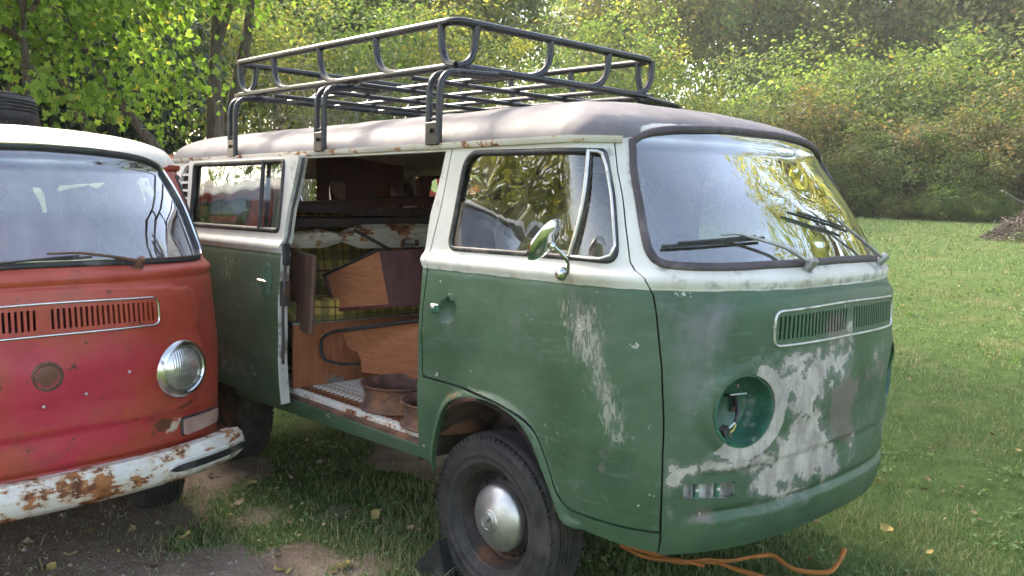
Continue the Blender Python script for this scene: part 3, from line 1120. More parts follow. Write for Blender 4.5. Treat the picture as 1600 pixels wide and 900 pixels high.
def make_tyre(parent, R=.334, W=.205, rin=.198, name='tyre', axis=(0, -1, 0), c=(0, 0, 0)):
    mb = MB()
    h = W / 2
    prof = [(rin - .004, h * .62), (rin + .004, h * .80), (rin + .022, h * .92), (rin + .026, h * .955), (rin + .030, h * .94), (rin + .052, h * .985), (rin + .055, h * 1.015), (rin + .059, h * .99), (rin + .075, h * 1.0), (R - .045, h * .97), (R - .041, h * .985), (R - .037, h * .95), (R - .022, h * .88), (R - .008, h * .74)]
    for a in (.62, .45, .25, .05):       # tread with grooves
        prof += [(R, h * a), (R + .001, h * (a - .10)), (R - .009, h * (a - .115)), (R - .009, h * (a - .15))]
    prof += [(R, h * -.18), (R, h * -.62), (R - .008, h * -.74), (R - .022, h * -.88), (R - .045, h * -.97), (rin + .065, -h), (rin + .004, h * -.80), (rin - .004, h * -.62)]
    mb.lathe(prof, c, axis, 72, True, True)
    ax = Vector(axis)
    X = ax.orthogonal().normalized()
    Y = ax.cross(X)
    for k in range(72):                  # shoulder blocks
        a = 2 * math.pi * (k + .5) / 72
        dr = X * math.cos(a) + Y * math.sin(a)
        for s in (-1, 1):
            rot = Matrix((dr, dr.cross(ax), ax)).transposed()
            mb.box(Vector(c) + dr * (R - .0185) + ax * (s * h * .80), (.018, .020, W * .10), rot)
    return mb.build(name, MAT['tyre'], parent, fix=False, sharp=40)


def make_wheel(van, x, side, z=.2665, yo=.765, cap=True, R=.334):
    w = empty('wheel', (x, side * yo, z))
    w.parent = van
    ax = (0, side, 0)
    make_tyre(w, R=R, axis=ax, c=(0, -side * .065, 0))
    mb = MB()
    mb.lathe([(.200, .0), (.203, .006), (.198, .010), (.192, .006), (.188, -.012), (.176, -.030), (.170, -.055), (.158, -.062), (.150, -.050), (.128, -.040), (.10, -.036), (.0, -.034)], (0, 0, 0), ax, 56)
    rim = mb.build('rim', MAT['darksteel'], w, fix=False)
    ho = MB()
    for k in range(16):                   # cooling slots round the cap
        a = 2 * math.pi * k / 16
        ho.lathe([(.0, .0), (.0088, .0), (.0088, -.01)], (.149 * math.cos(a), side * -.0465, .149 * math.sin(a)), ax, 10, False)
    tag(ho.build('cooling_slots', MAT['grille'], w, fix=False), kind='stuff')
    if cap:
        mb = MB()
        mb.lathe([(.130, -.036), (.131, -.020), (.127, -.010), (.115, .002), (.090, .016), (.060, .026), (.046, .030), (.043, .034), (.036, .036), (.034, .033), (.0, .034)], (0, 0, 0), ax, 56)
        mb.build('hubcap', MAT['alu'], w, fix=False)
        em = MB()                         # the maker's ring with its two letters, pressed in the cap
        em.lathe([(.035, .034), (.036, .039), (.032, .041), (.030, .038), (.030, .034)], (0, 0, 0), ax, 36)
        for a, b in (((-.017, .023), (-.002, .003)), ((-.002, .003), (.002, .003)), ((.002, .003), (.017, .023)), ((-.027, .010), (-.012, -.024)), ((-.012, -.024), (.0, -.004)), ((.0, -.004), (.012, -.024)), ((.012, -.024), (.027, .010))):
            p, q = Vector((a[0] * side * -1, side * .038, a[1])), Vector((b[0] * side * -1, side * .038, b[1]))
            d = (q - p)
            rot = Matrix((d.normalized(), Vector(ax), d.normalized().cross(Vector(ax)))).transposed()
            em.box((p + q) / 2, (d.length + .004, .005, .0055), rot)
        em.build('hubcap_emblem', MAT['alu'], w, fix=False)
    return w


def wiper(van, pivot, arm, blade, metal):
    w = empty('wiper')
    w.parent = van
    def on(s, v, lift):
        p, n = body(np.array([s]), np.array([v]))[0], body_n(np.array([s]), np.array([v]))[0]
        return Vector(p + n * lift)
    path = [on(*pivot, .014), on(*pivot, .028)] + [on(*p, .027) for p in arm]
    pts = arc_path(path, .02, 3)
    MB().tube(pts, [.0085 - .004 * i / (len(pts) - 1) for i in range(len(pts))], 8).build('wiper_arm', metal, w)
    n = body_n(np.array([pivot[0]]), np.array([pivot[1]]))[0]
    MB().lathe([(.0, .046), (.012, .044), (.016, .036), (.017, .0), (.024, -.002), (.024, -.012)], on(*pivot, .004), tuple(n), 18).build('wiper_pivot', metal, w, fix=False)
    b = [on(blade[0][0] + (blade[1][0] - blade[0][0]) * t, blade[0][1] + (blade[1][1] - blade[0][1]) * t, .010) for t in np.linspace(0, 1, 9)]
    mb = MB()
    mb.tube(b, .0055, 6)
    mb.tube([p + Vector((.008, -.004, .009)) for p in b[1:-1]], .0048, 6)
    mb.build('wiper_blade', MAT['rubber'], w)


def front_holes(signal):
    holes = []
    for side in (1, -1):
        for k in range(20):
            a = .031 + k * .0203
            w = .0050
            vm, hh = 1.0905 + .006 * (1 - (a / .43) ** 2), .0385
            holes.append(round_poly([(side * (a - w), vm - hh), (side * (a + w), vm - hh), (side * (a + w), vm + hh), (side * (a - w), vm + hh)], .004, 2))
        holes.append(circle_sv(HL_Y, HL_Z, HL_R, side))
        if signal:
            holes.append(round_poly([(side * .567, .548), (side * .747, .551), (side * .749, .598), (side * .569, .602)], .010, 2))
    return holes


SIDE_WINS = [(-.50, -1.44), (-1.66, -2.60)]


def window_outline(x0, x1):
    return round_poly([(s_of_x(x0), 1.305), (s_of_x(x1), 1.305), (s_of_x(x1), 1.655), (s_of_x(x0), 1.655)], .05, 5)


def rear_edge():
    return [(S3, .42), (S3, 1.31), (S3 - .50, 1.31), (S3 - .48, 1.62), (S3, 1.62), (S3, 1.69)]


def side_simple(van, side, mats, wear, res, glass, door_glass=True):
    f = (lambda p: p) if side > 0 else mirror
    outer = [(.820, .36)] + [(a + .003, b) for a, b in DOOR_FRONT] + [(S3, 1.69)] + rear_edge()[::-1][1:] + rear_arch()[::-1] + [(1.99, .43)] + ARCH
    wins = [WIN] + [window_outline(*w) for w in SIDE_WINS]
    o = panel('body_side', f(outer), [f(w) for w in wins], mats, van, res, .02, wear=wear)
    for w in wins:
        win = panel('window', f(offset_poly(w, -.004)), [], [glass], o, .05, 0, -.010)
        seal('window_seal', f(w), MAT['rubber'], win, .018, .007)
    return o


def wheelhouse(van, x, side):
    mb = MB()
    rings = []
    for y in (.845, .46):
        rings.append([Vector((x + .40 * math.cos(a), side * y, .30 + .43 * math.sin(a))) for a in np.linspace(.28, math.pi - .28, 22)])
    mb.sweep(rings, False, False, True, False)
    mb.add([Vector((x, side * .46, .30))] + rings[1], [(0, i, i + 1) for i in range(1, 22)])
    return mb.build('wheel_housing', MAT['under'], van, fix=False)


def build_van(name, loc, rot, kind):
    van = empty(name, loc, rot)
    green = kind == 'green'
    far = kind == 'far'
    paint = MAT['green'] if green else MAT['red']
    wear = wear_green if green else (wear_plain if far else wear_red)
    mats = [paint, MAT['inner']]
    rf = .04 if far else (.0115 if green else .0125)
    rs = .05 if far else .03
    # nose
    bot = [(x, .352 + .030 * (1 - (x / .82) ** 2)) for x in np.linspace(-.812, .812, 41)]
    seam = [(.812, .43)] + DOOR_FRONT
    nose = bot + [(a - .003, b) for a, b in seam] + WSH_R[::-1] + mirror(WSH_R)[1:] + mirror([(a - .003, b) for a, b in seam])[::-1]
    fp = panel('front_panel', nose, front_holes(green) if not far else [circle_sv(HL_Y, HL_Z, HL_R, 1), circle_sv(HL_Y, HL_Z, HL_R, -1)], mats, van, rf, .016, wear=wear)
    # roof
    rl = [(.757, 1.69), (S3, 1.69), (S3, 2.4899), (-S3, 2.4899), (-S3, 1.69), (-.757, 1.69)] + mirror(WSH_TOP)[1:] + WSH_TOP[::-1][1:-1]
    panel('roof', rl, [], [paint, MAT['liner']], van, .03 if not far else .05, .02, wear=wear)
    # windscreen
    ws = panel('windscreen', offset_poly(dens(WS_FULL, .03), .004), [], [MAT['wsglass'] if green else MAT['redglass']], van, .05, 0, -.006)
    seal('windscreen_seal', WS_FULL, MAT['oldrubber'] if green else MAT['rubber'], ws, .023, .012)
    if not green:
        seal('chrome_strip', offset_poly(dens(WS_FULL, .03), .010), MAT['chrome'], ws, .007, .017)
    # rain gutters
    for side in (1, -1):
        ss = np.linspace(.80, S2 + .1, 60) * side
        P, N = body(ss, np.full(60, 1.694)), body_n(ss, np.full(60, 1.694))
        rings = [[Vector(p + n_ * a + np.array([0, 0, b])) for a, b in ((-.004, -.012), (.014, -.010), (.020, .002), (.020, .012), (.015, .012), (.012, .004), (-.004, .004))] for p, n_ in zip(P, N)]
        MB().sweep(rings).build('rain_gutter', paint if not green else MAT['gutter'], van, sharp=50)
    # fresh air grille: trim ring, dark box behind the slots
    if not far:
        vo = round_poly([(-.446, 1.030), (0, 1.035), (.446, 1.030), (.446, 1.147), (0, 1.160), (-.446, 1.147)], [.035, .3, .035, .035, .3, .035], 6)
        seal('grille_trim', vo, MAT['alu'] if green else MAT['chrome'], fp, .0075, .007, res=.015)
        ss = np.linspace(-.45, .45, 24)
        rings = [[Vector(p - n_ * .05) + Vector((0, 0, dz)) for dz in (-.06, .06)] for p, n_ in zip(body(ss, np.full(24, 1.092)), body_n(ss, np.full(24, 1.092)))]
        MB().sweep(rings, False, False, True, False).build('air_box', MAT['grille'], fp, fix=False)
    # wipers
    if green:
        wiper(van, (.231, 1.273), [(.332, 1.336), (.518, 1.378), (.586, 1.374)], [(.803, 1.344), (.388, 1.372)], MAT['wiper'])
        wiper(van, (-.409, 1.272), [(-.184, 1.391), (-.089, 1.443)], [(.179, 1.457), (-.206, 1.389)], MAT['wiper'])
    elif not far:
        wiper(van, (-.398, 1.275), [(-.288, 1.302), (-.163, 1.322), (-.042, 1.322)], [(.17, 1.292), (-.212, 1.314)], MAT['rust'])
        wiper(van, (.26, 1.275), [(.36, 1.30), (.48, 1.32), (.58, 1.315)], [(.75, 1.30), (.40, 1.315)], MAT['rust'])
    # lamps
    for side in (1, -1):
        y = -side * HL_Y
        if green:
            mb = MB()
            mb.lathe([(HL_R + .003, -.012), (HL_R + .003, .003), (HL_R - .006, .005), (HL_R - .012, -.012), (HL_R - .014, -.035), (.095, -.060), (.080, -.085), (.045, -.100), (.0, -.102)], (HL_X, y, HL_Z), (1, side * -HL_T, 0), 44)
            hb = mb.build('headlamp_bowl', MAT['bowl'], van, fix=False)
            for k in range(4):
                a = .6 + k * 1.57
                MB().lathe([(.0, .004), (.0045, .003), (.006, 0)], (HL_X + .012 - side * 0, y + .1105 * math.cos(a) * 1.0, HL_Z + .1105 * math.sin(a)), (1, 0, 0), 10).build('lamp_screw', MAT['rust'], hb, fix=False)
            if side > 0:
                wl = MB()
                p = [Vector((HL_X - .098, y + .035, HL_Z + .030)), Vector((HL_X - .05, y + .040, HL_Z + .028)), Vector((HL_X - .035, y + .020, HL_Z - .02)), Vector((HL_X - .03, y + .0, HL_Z - .045))]
                wl.tube(arc_path(p, .03, 5), .0055, 8)
                wl.box((HL_X - .030, y - .062, HL_Z - .062), (.022, .03, .026), Matrix.Rotation(.5, 3, 'X'))
                wl.box((HL_X - .070, y + .058, HL_Z + .012), (.010, .012, .040))
                wl.build('wiring_plug', MAT['rubber'], hb)
                MB().tube(arc_path([(HL_X - .03, y + .0, HL_Z - .045), (HL_X - .028, y - .030, HL_Z - .055), (HL_X - .03, y - .055, HL_Z - .058)], .02), .003, 6).build('wire', MAT['wire_w'], hb)
                MB().tube(arc_path([(HL_X - .028, y + .002, HL_Z - .050), (HL_X - .024, y - .020, HL_Z - .070), (HL_X - .03, y - .055, HL_Z - .070)], .02), .003, 6).build('wire', MAT['wire_y'], hb)
                MB().tube([(HL_X - .07, y + .03, HL_Z + .034), (HL_X - .05, y + .095, HL_Z + .034)], .0028, 6).build('wire', MAT['wire_w'], hb)
                MB().box((HL_X - .075, y + .062, HL_Z - .012), (.006, .022, .030), None, .003).build('lamp_bracket', MAT['rust'], hb)
        else:
            hl = MB().lathe([(HL_R + .006, -.010), (HL_R + .008, .006), (HL_R - .002, .022), (HL_R - .016, .028), (HL_R - .022, .022), (HL_R - .024, .010)], (HL_X, y, HL_Z), (1, side * -HL_T, 0), 48).build('headlamp_ring', MAT['chrome'], van, fix=False)
            MB().lathe([(.0, .046), (.030, .044), (.060, .036), (.082, .024), (HL_R - .022, .012)], (HL_X, y, HL_Z), (1, side * -HL_T, 0), 44).build('headlamp_lens', MAT['lamp'], hl, fix=False)
        # turn signals
        sg = [(side * .567, .548), (side * .747, .551), (side * .749, .598), (side * .569, .602)]
        if green:
            A = np.array([(.567, .548), (.62, .549), (.69, .55), (.747, .551), (.749, .598), (.69, .60), (.62, .601), (.569, .602)]) * np.array([side, 1])
            P, N = body(A[:, 0], A[:, 1]), body_n(A[:, 0], A[:, 1])
            mb = MB()
            rings = [[Vector(p + n_ * .002) for p, n_ in zip(P, N)], [Vector(p - n_ * .045) for p, n_ in zip(P, N)]]
            mb.sweep(rings, False, False, False)
            mb.add(rings[1], [(0, 1, 6, 7), (1, 2, 5, 6), (2, 3, 4, 5)])
            sp = mb.build('signal_pocket', MAT['alu'], van, fix=False)
            for t in (.625, .70):
                p, n_ = body(np.array([side * t]), np.array([.575]))[0], body_n(np.array([side * t]), np.array([.575]))[0]
                MB().box(Vector(p - n_ * .016), (.020, .012, .050), Matrix.Rotation(side * -.55, 3, 'Z')).build('signal_bracket', MAT['bowl'], sp)
                MB().lathe([(.0, .006), (.006, .004), (.007, 0)], Vector(p - n_ * .006), tuple(n_), 10).build('screw', MAT['alu'], sp, fix=False)
        elif not far:
            lo = round_poly([(side * .545, .542), (side * .80, .548), (side * .80, .612), (side * .545, .618)], .015, 4)
            seal('signal_seal', lo, MAT['rubber'], fp, .010, .010, res=.015)
            lens = panel('signal_lens', offset_poly(dens(lo, .015), .004), [], [MAT['lens'], MAT['lens']], van, .02, .02, .022)
    # sides
    if green:
        outer = [(a + .004, b) for a, b in DOOR_REAR] + [(1.944, .776)] + [(a, b - .007) for a, b in DOOR_LOW] + [(.819, .36)] + ARCH[::-1] + \
                [(1.934, .440), (1.99, .436)] + rear_arch() + rear_edge()
        opening = OPEN_FRONT + [(s_of_x(SLIDE_X1), .482), (s_of_x(SLIDE_X1), 1.672)]
        rw = window_outline(*SIDE_WINS[1])
        bs = panel('body_side', outer, [opening, rw], mats, van, .016, .022, wear=wear)
        win = panel('window', offset_poly(rw, -.004), [], [MAT['glass']], bs, .05, 0, -.010)
        seal('window_seal', rw, MAT['rubber'], win, .018, .007)
        side_simple(van, -1, mats, wear, .04, MAT['glass'])
        build_green_doors(van, mats, wear)
    else:
        for side in (1, -1):
            side_simple(van, side, mats, wear, rs, MAT['glass'])
    # crescent air intakes behind the last window
    for side in (1, -1):
        s0 = s_of_x(-2.672)
        ai = None
        A = np.array([(s0 - .015, 1.345), (s0 + .20, 1.345), (s0 + .175, 1.47), (s0 + .125, 1.60), (s0 + .06, 1.665), (s0 - .015, 1.670)])
        A[:, 0] *= side
        po = round_poly([tuple(q) for q in A], .03, 4)
        ai = seal('air_intake', po, paint, van, .016, .022, res=.02)
        panel('intake_backing', offset_poly(dens(po, .03), .008), [], [MAT['grille']], ai, .03, 0, .003)
        for k in range(6):
            v0 = 1.375 + k * .046
            sm = s0 + .185 - .11 * max(0, (v0 - 1.38) / .27) ** 1.6
            q = body(np.array([side * (s0 - .02), side * (s0 + .02), side * (s0 + .05), side * (sm - .004)]), np.full(4, v0))
            nn = body_n(np.array([side * (s0 - .02), side * (s0 + .02), side * (s0 + .05), side * (sm - .004)]), np.full(4, v0))
            MB().sweep([[Vector(p + n_ * .018) + Vector((0, 0, .006)), Vector(p + n_ * .020) + Vector((0, 0, -.008)), Vector(p + n_ * .002) + Vector((0, 0, .004))] for p, n_ in zip(q, nn)], smooth=False).build('intake_slat', paint, ai)
    # black rubber tubes added behind the door seams to block leaking daylight
    for side in (1, -1):
        runs = [[(.812, .40)] + DOOR_FRONT] + ([DOOR_REAR + DOOR_LOW] if (green and side > 0) else [])
        for run in runs:
            A = np.array(dens(run, .04, False))
            P, N = body(A[:, 0] * side, A[:, 1]), body_n(A[:, 0] * side, A[:, 1])
            MB().tube([Vector(p - n_ * .032) for p, n_ in zip(P, N)], .017, 8).build('door_seal_backing', MAT['rubber'], van)
    # underbody
    ub = MB()
    ub.box((-1.1, 0, .43), (3.9, .90, .06))
    ub.box((-1.20, 0, .435), (1.52, 1.58, .05))
    ub.box((.62, 0, .43), (.30, 1.30, .05))
    ub.box((-2.98, 0, .45), (.30, 1.4, .05))
    ub.tube([(0, -.60, .27), (0, .60, .27)], .045, 10)
    ub.tube([(-2.4, -.60, .27), (-2.4, .60, .27)], .05, 10)
    ub.build('underbody', MAT['under'], van, fix=False)
    if green:
        MB().tube(arc_path([(.80, -.20, .34), (.84, .02, .335), (.80, .25, .345)], .1), .030, 10).build('tow_bar', MAT['rust'], van)
    for x in (0, REAR_AX):
        for side in (1, -1):
            wheelhouse(van, x, side)
            if far and side > 0:
                continue
            make_wheel(van, x, side, cap=(x == 0), yo=.765 if x == 0 else .755)
    if not far:
        build_cab(van, green)
    return van


MAT['gutter'] = rusty_white('gutter_paint', .24, (.60, .57, .50), 12)
MAT['wiper'] = simple('dull_wiper_metal', (.34, .33, .32), .45, .6, var=.25, scale=18)
MAT['bowl'] = simple('green_lamp_bowl', (.035, .115, .075), .35, var=.3, scale=14, dirt=(.20, .22, .20), dirt_amt=.3)


def build_green_doors(van, mats, wear):
    # cab door
    low = [(1.942, .789)] + [(a, b + .002) for a, b in DOOR_LOW]
    outer = [(a - .003, b) for a, b in DOOR_REAR[:-1]] + low + [(a + .003, b) for a, b in DOOR_FRONT]
    d = panel('cab_door', outer, [WIN], mats, van, .0125, .024, wear=wear)
    g = panel('window_pane', offset_poly(WIN, -.004), [], [MAT['glass']], d, .05, 0, -.012)
    seal('window_seal', WIN, MAT['rubber'], d, .016, .008, res=.015)
    # quarter light frame
    def on(s, v, l=.004):
        return Vector(body(np.array([s]), np.array([v]))[0] + body_n(np.array([s]), np.array([v]))[0] * l)
    q = [on(a, b) for a, b in dens([(1.183, 1.302), (1.10, 1.45), (.990, 1.655)], .03, False)]
    MB().tube(q, .0065, 8).build('quarter_light_bar', MAT['alu'], d)
    q = [on(a, b, .003) for a, b in dens([(1.172, 1.303), (1.04, 1.300), (.995, 1.313), (.968, 1.345), (.947, 1.449), (.915, 1.60), (.916, 1.643), (.94, 1.651), (.984, 1.652)], .02, False)]
    MB().tube(q, .0065, 8).build('quarter_light_frame', MAT['alu'], d)
    q = [on(a, b, -.002) for a, b in dens([(1.168, 1.308), (.978, 1.645)], .03, False)]
    MB().tube(q, .004, 6).build('quarter_light_seal', MAT['rubber'], d)
    # handle base left over at the dish
    p = on(1.872, 1.062, .004)
    MB().box(p, (.052, .010, .034), None, .004).build('handle_base', MAT['bowl'], d)
    MB().box(p + Vector((-.006, -.006, .004)), (.018, .006, .014), None, .002).build('latch_plate', MAT['alu'], d)
    # door mirror
    m = empty('door_mirror')
    m.parent = van
    base = on(1.20, 1.243, .0)
    c = Vector((.455, -.985, 1.357))
    MB().tube(arc_path([base, base + Vector((.05, -.02, .005)), Vector((.50, -.93, 1.30)), c + Vector((.012, .0, .0))], .03, 5), .0062, 8).build('mirror_arm', MAT['chrome'], m)
    MB().lathe([(.0, .022), (.012, .020), (.020, .012), (.024, .0), (.024, -.006)], base, (0, -1, .1), 18).build('mirror_foot', MAT['chrome'], m, fix=False)
    ax = Vector((.76, .30, -.54)).normalized()
    MB().lathe([(.0, .024), (.028, .021), (.054, .014), (.072, .003), (.080, -.008), (.078, -.014), (.072, -.012), (.0, -.011)], c, ax, 32).build('mirror_head', MAT['mirror'], m, fix=False)
    MB().lathe([(.0, .035), (.010, .034), (.014, .026), (.014, .012)], c, ax, 16).build('mirror_joint', MAT['chrome'], m, fix=False)
    # sliding door, pushed back outside the body
    s0, s1 = s_of_x(SLIDE_X0), s_of_x(SLIDE_X1)
    outer = [(a + .004, b) for a, b in OPEN_FRONT[:-1]] + [(1.986, .470), (s1 - .02, .470), (s1, .49), (s1, 1.682), (1.870, 1.682)]
    wo = round_poly([(s_of_x(-.418), 1.312), (s_of_x(-1.478), 1.312), (s_of_x(-1.468), 1.668), (s_of_x(-.388), 1.668)], .035, 5)
    sd_ = panel('sliding_door', outer, [wo], [MAT['green'], MAT['inner'], MAT['jamb']], van, .016, .050, wear=wear, edge_mat=2)
    sd_.location = (-1.03, -.062, 0)
    panel('window_pane', offset_poly(wo, -.004), [], [MAT['glass']], sd_, .05, 0, -.014)
    seal('window_seal', wo, MAT['rubber'], sd_, .020, .009)
    q = [on(s_of_x(a), b, .003) for a, b in ((-.625, 1.318), (-.618, 1.42), (-.610, 1.54), (-.603, 1.662))]
    MB().tube(q, .011, 8).build('window_divider', MAT['rubber'], sd_)
    # chrome handle in an oval dish
    hc = (s_of_x(-.50), 1.075)
    ov = [(hc[0] + .055 * math.cos(a), hc[1] + .085 * math.sin(a)) for a in np.linspace(0, 2 * math.pi, 28)[:-1]]
    panel('handle_dish', ov, [], [MAT['bowl'], MAT['bowl']], sd_, .02, .006, .003)
    p = on(hc[0], hc[1], .0)
    MB().tube(arc_path([p + Vector((-.035, .0, 0)), p + Vector((-.035, -.032, 0)), p + Vector((.06, -.036, -.004))], .012), [.008] * 5 + [.0085] * 3 + [.007], 8).build('door_handle', MAT['chrome'], sd_)
    MB().box(on(1.985, 1.02, -.030) + Vector((.012, 0, 0)), (.020, .05, .12), None, .004).build('door_latch', MAT['darksteel'], sd_)
    MB().box(on(1.978, 1.21, -.020) + Vector((.010, 0, 0)), (.018, .035, .11), None, .004).build('rubber_stop', MAT['rubber'], sd_)
    MB().tube([on(a, b, -.02) + Vector((.006, 0, 0)) for a, b in [(x - .002, y) for x, y in dens(OPEN_FRONT[:-1], .05, False)]], .007, 6).build('door_seal_backing', MAT['oldrubber'], sd_)
    # rail along the side for the door and the step
    MB().box((-.95, -.805, .482), (1.16, .05, .030)).build('sill_step', MAT['rust'], van)


MAT['jamb'] = simple('door_edge_white', (.56, .54, .50), .5, var=.25, scale=10, dirt=(.20, .16, .12), dirt_amt=.45)


def build_cab(van, green):
    """seats, dash, steering wheel and the load floor"""
    sm = MAT['seat'] if green else MAT['redvinyl']
    fl = MB()
    fl.box((.30, 0, .50), (1.15, .88, .03))
    fl.box((.66, 0, .50), (.36, 1.30, .03))
    fl.box((-.28, 0, .62), (.42, .88, .20))
    fl.build('cab_floor', MAT['inner'], van, fix=False)
    for y in (-.42, .42):
        st = empty('front_seat')
        st.parent = van
        superbox(MB(), (-.12, y, .90), (.50, .48, .16), Matrix.Rotation(-.08, 3, 'Y'), .35).build('seat_cushion', sm, st)
        superbox(MB(), (-.385, y, 1.22), (.13, .47, .54), Matrix.Rotation(-.16, 3, 'Y'), .38).build('backrest', sm, st)
        MB().box((-.12, y, .78), (.42, .40, .14)).build('seat_base', MAT['darksteel'], st)
        if green and y < 0:
            rng = random.Random(3)
            poly = [(rng.uniform(.014, .03) * math.cos(a), rng.uniform(.06, .10) * math.sin(a)) for a in np.linspace(0, 2 * math.pi, 13)[:-1]]
            MB().prism(poly, lambda a, b, d: Vector((-.292 + b * -.16 - d, y - .07 + a, 1.325 + b)), .012).build('torn_patch', MAT['foam'], st)
    rings = []
    for y in np.linspace(-.72, .72, 25):
        bx = -.30 * (abs(y) / .75) ** 3
        pr = [(.84, 1.20), (.82, 1.262), (.74, 1.285), (.60, 1.270), (.54, 1.22), (.56, 1.04), (.62, 1.00), (.84, 1.00)]
        rings.append([Vector((a + bx, y, b)) for a, b in pr])
    MB().sweep(rings).build('dashboard', MAT['dash'], van)
    sw = MB()
    c, ax = Vector((.40, .40, 1.20)), Vector((-.45, 0, .89)).normalized()
    X, Y = Vector((0, 1, 0)), ax.cross(Vector((0, 1, 0)))
    sw.tube([c + (X * math.cos(a) + Y * math.sin(a)) * .20 for a in np.linspace(0, 2 * math.pi, 33)[:-1]], .012, 8, True)
    sw.tube([c + X * .20, c - ax * .03, c - X * .20], .011, 8)
    sw.tube([c - ax * .02, c - ax * .45 + Vector((.1, 0, 0))], .02, 10)
    sw.lathe([(.0, .01), (.04, .0), (.05, -.03)], c, ax, 16)
    sw.build('steering_wheel', MAT['black'], van, fix=False)
    if not green:
        MB().box((-1.35, 0, 1.08), (.10, 1.4, .62), None, .03).build('rear_seat_back', MAT['redvinyl'], van)
        MB().box((-1.8, .45, 1.25), (.5, .5, .7), None, .03).build('rear_cabinet', MAT['inner'], van)


MAT['dash'] = simple('dark_dash', (.030, .034, .040), .45, var=.25, scale=8, dirt=(.10, .09, .08), dirt_amt=.35)


# ------------------------------------------------------------------ ground
GZ = -.065
VF = np.array([math.cos(YAW), math.sin(YAW)])


def terrain(x, y):
    u = (np.asarray(x) - CAMP[0]) * VF[0] + (np.asarray(y) - CAMP[1]) * VF[1]
    t = np.maximum(u - 5.5, 0)
    rise = .0390 * (np.sqrt(t * t + 4) - 2)
    bump = .012 * np.sin(x * 2.1 + y * .7) * np.sin(y * 1.7 - x * .4) + .006 * np.sin(x * 5.3 + 1) * np.sin(y * 4.7)
    return GZ + np.minimum(rise, 2.3) + bump * np.clip(u / 6, .5, 1)


def at_px(px, d):
    a = YAW - math.atan((px - 800) / FPX)
    return CAMP[0] + d * math.cos(a), CAMP[1] + d * math.sin(a)


def dirt_amount(x, y):
    """1 on the bare earth beside and under the red van, 0 on grass"""
    x, y = np.asarray(x, float), np.asarray(y, float)
    n = .22 * np.sin(x * 3.1 + y * 2.3) + .16 * np.sin(x * 7.3 - y * 5.1 + 1) + .10 * np.sin(x * 13 + y * 11)
    d1 = 1.46 - np.hypot((x + 1.9) / 1.75, (y + 2.35) / 1.05) + n
    d2 = .95 - np.hypot((x + 1.6) / 1.2, (y - .30) / .45) + n          # shaded earth under the green van
    d3 = 1.1 - np.hypot((x + 2.3) / .8, (y + .95) / .5) + n
    return np.clip(np.maximum(np.maximum(d1, d2), d3) * 2.2, 0, 1)


def lawn_mat():
    g = NT('lawn_soil')
    v = g.co()
    n1, n2, n3 = g.noise(v, .55, 5, .6), g.noise(v, 5, 6, .68), g.noise(v, 38, 5, .7)
    grass = g.mix(g.ramp(n2, .3, .7), (.060, .105, .026), (.110, .170, .048))
    grass = g.mix(g.math('MULTIPLY', g.ramp(g.noise(v, .9, 6, .65), .50, .72), .6), grass, (.21, .185, .090))
    grass = g.mix(g.math('MULTIPLY', g.ramp(n3, .55, .75), .4), grass, (.050, .075, .020))
    soil = g.mix(g.ramp(n2, .3, .7), (.265, .190, .138), (.420, .320, .245))
    soil = g.mix(g.math('MULTIPLY', g.ramp(n3, .52, .7), .6), soil, (.42, .35, .29))
    m = g.ramp(g.math('ADD', g.attr('dirt'), g.math('MULTIPLY_ADD', g.noise(v, 9, 5, .7), 1.0, -.5)), .30, .62)
    c = g.mix(m, grass, soil)
    h = g.math('ADD', n3, g.math('MULTIPLY', n2, 1.5))
    return g.done(g.bsdf(c, .95, 0, g.bump(h, .9, .05), .15))


def blade_mat():
    g = NT('grass_blades')
    t = g.attr('tone')
    c = g.mix(g.ramp(t, 0, .55, False), (.115, .172, .050), (.180, .245, .082))
    c = g.mix(g.ramp(t, .55, .80, False), c, (.255, .290, .130))
    c = g.mix(g.ramp(t, .84, .93, False), c, (.42, .35, .19))
    d = g.n.new('ShaderNodeBsdfPrincipled')
    g.set(d.inputs['Base Color'], c)
    d.inputs['Roughness'].default_value = .55
    d.inputs['Specular IOR Level'].default_value = .3
    tr = g.n.new('ShaderNodeBsdfTranslucent')
    g.l.new(c, tr.inputs[0])
    mx = g.n.new('ShaderNodeMixShader')
    mx.inputs[0].default_value = .28
    g.l.new(d.outputs[0], mx.inputs[1]); g.l.new(tr.outputs[0], mx.inputs[2])
    return g.done(mx.outputs[0])


def build_ground():
    r = np.concatenate([[0.0], np.geomspace(.5, 12, 90), np.geomspace(12.6, 900, 60)])
    a = np.linspace(0, 2 * np.pi, 181)[:-1]
    cx, cy = .4, -1.0
    X, Y = cx + r[:, None] * np.cos(a), cy + r[:, None] * np.sin(a)
    V = np.stack([X, Y, terrain(X, Y)], -1).reshape(-1, 3)
    n = len(a)
    I = np.arange(len(r) - 1)[:, None] * n
    J = np.arange(n)[None, :]
    J2 = (J + 1) % n
    F = np.stack([I + J, I + n + J, I + n + J2, I + J2], -1).reshape(-1, 4)
    o = mesh_np('ground', V, F, [lawn_mat()], None, True, None, None, {'dirt': dirt_amount(V[:, 0], V[:, 1])})
    tag(o, kind='structure')


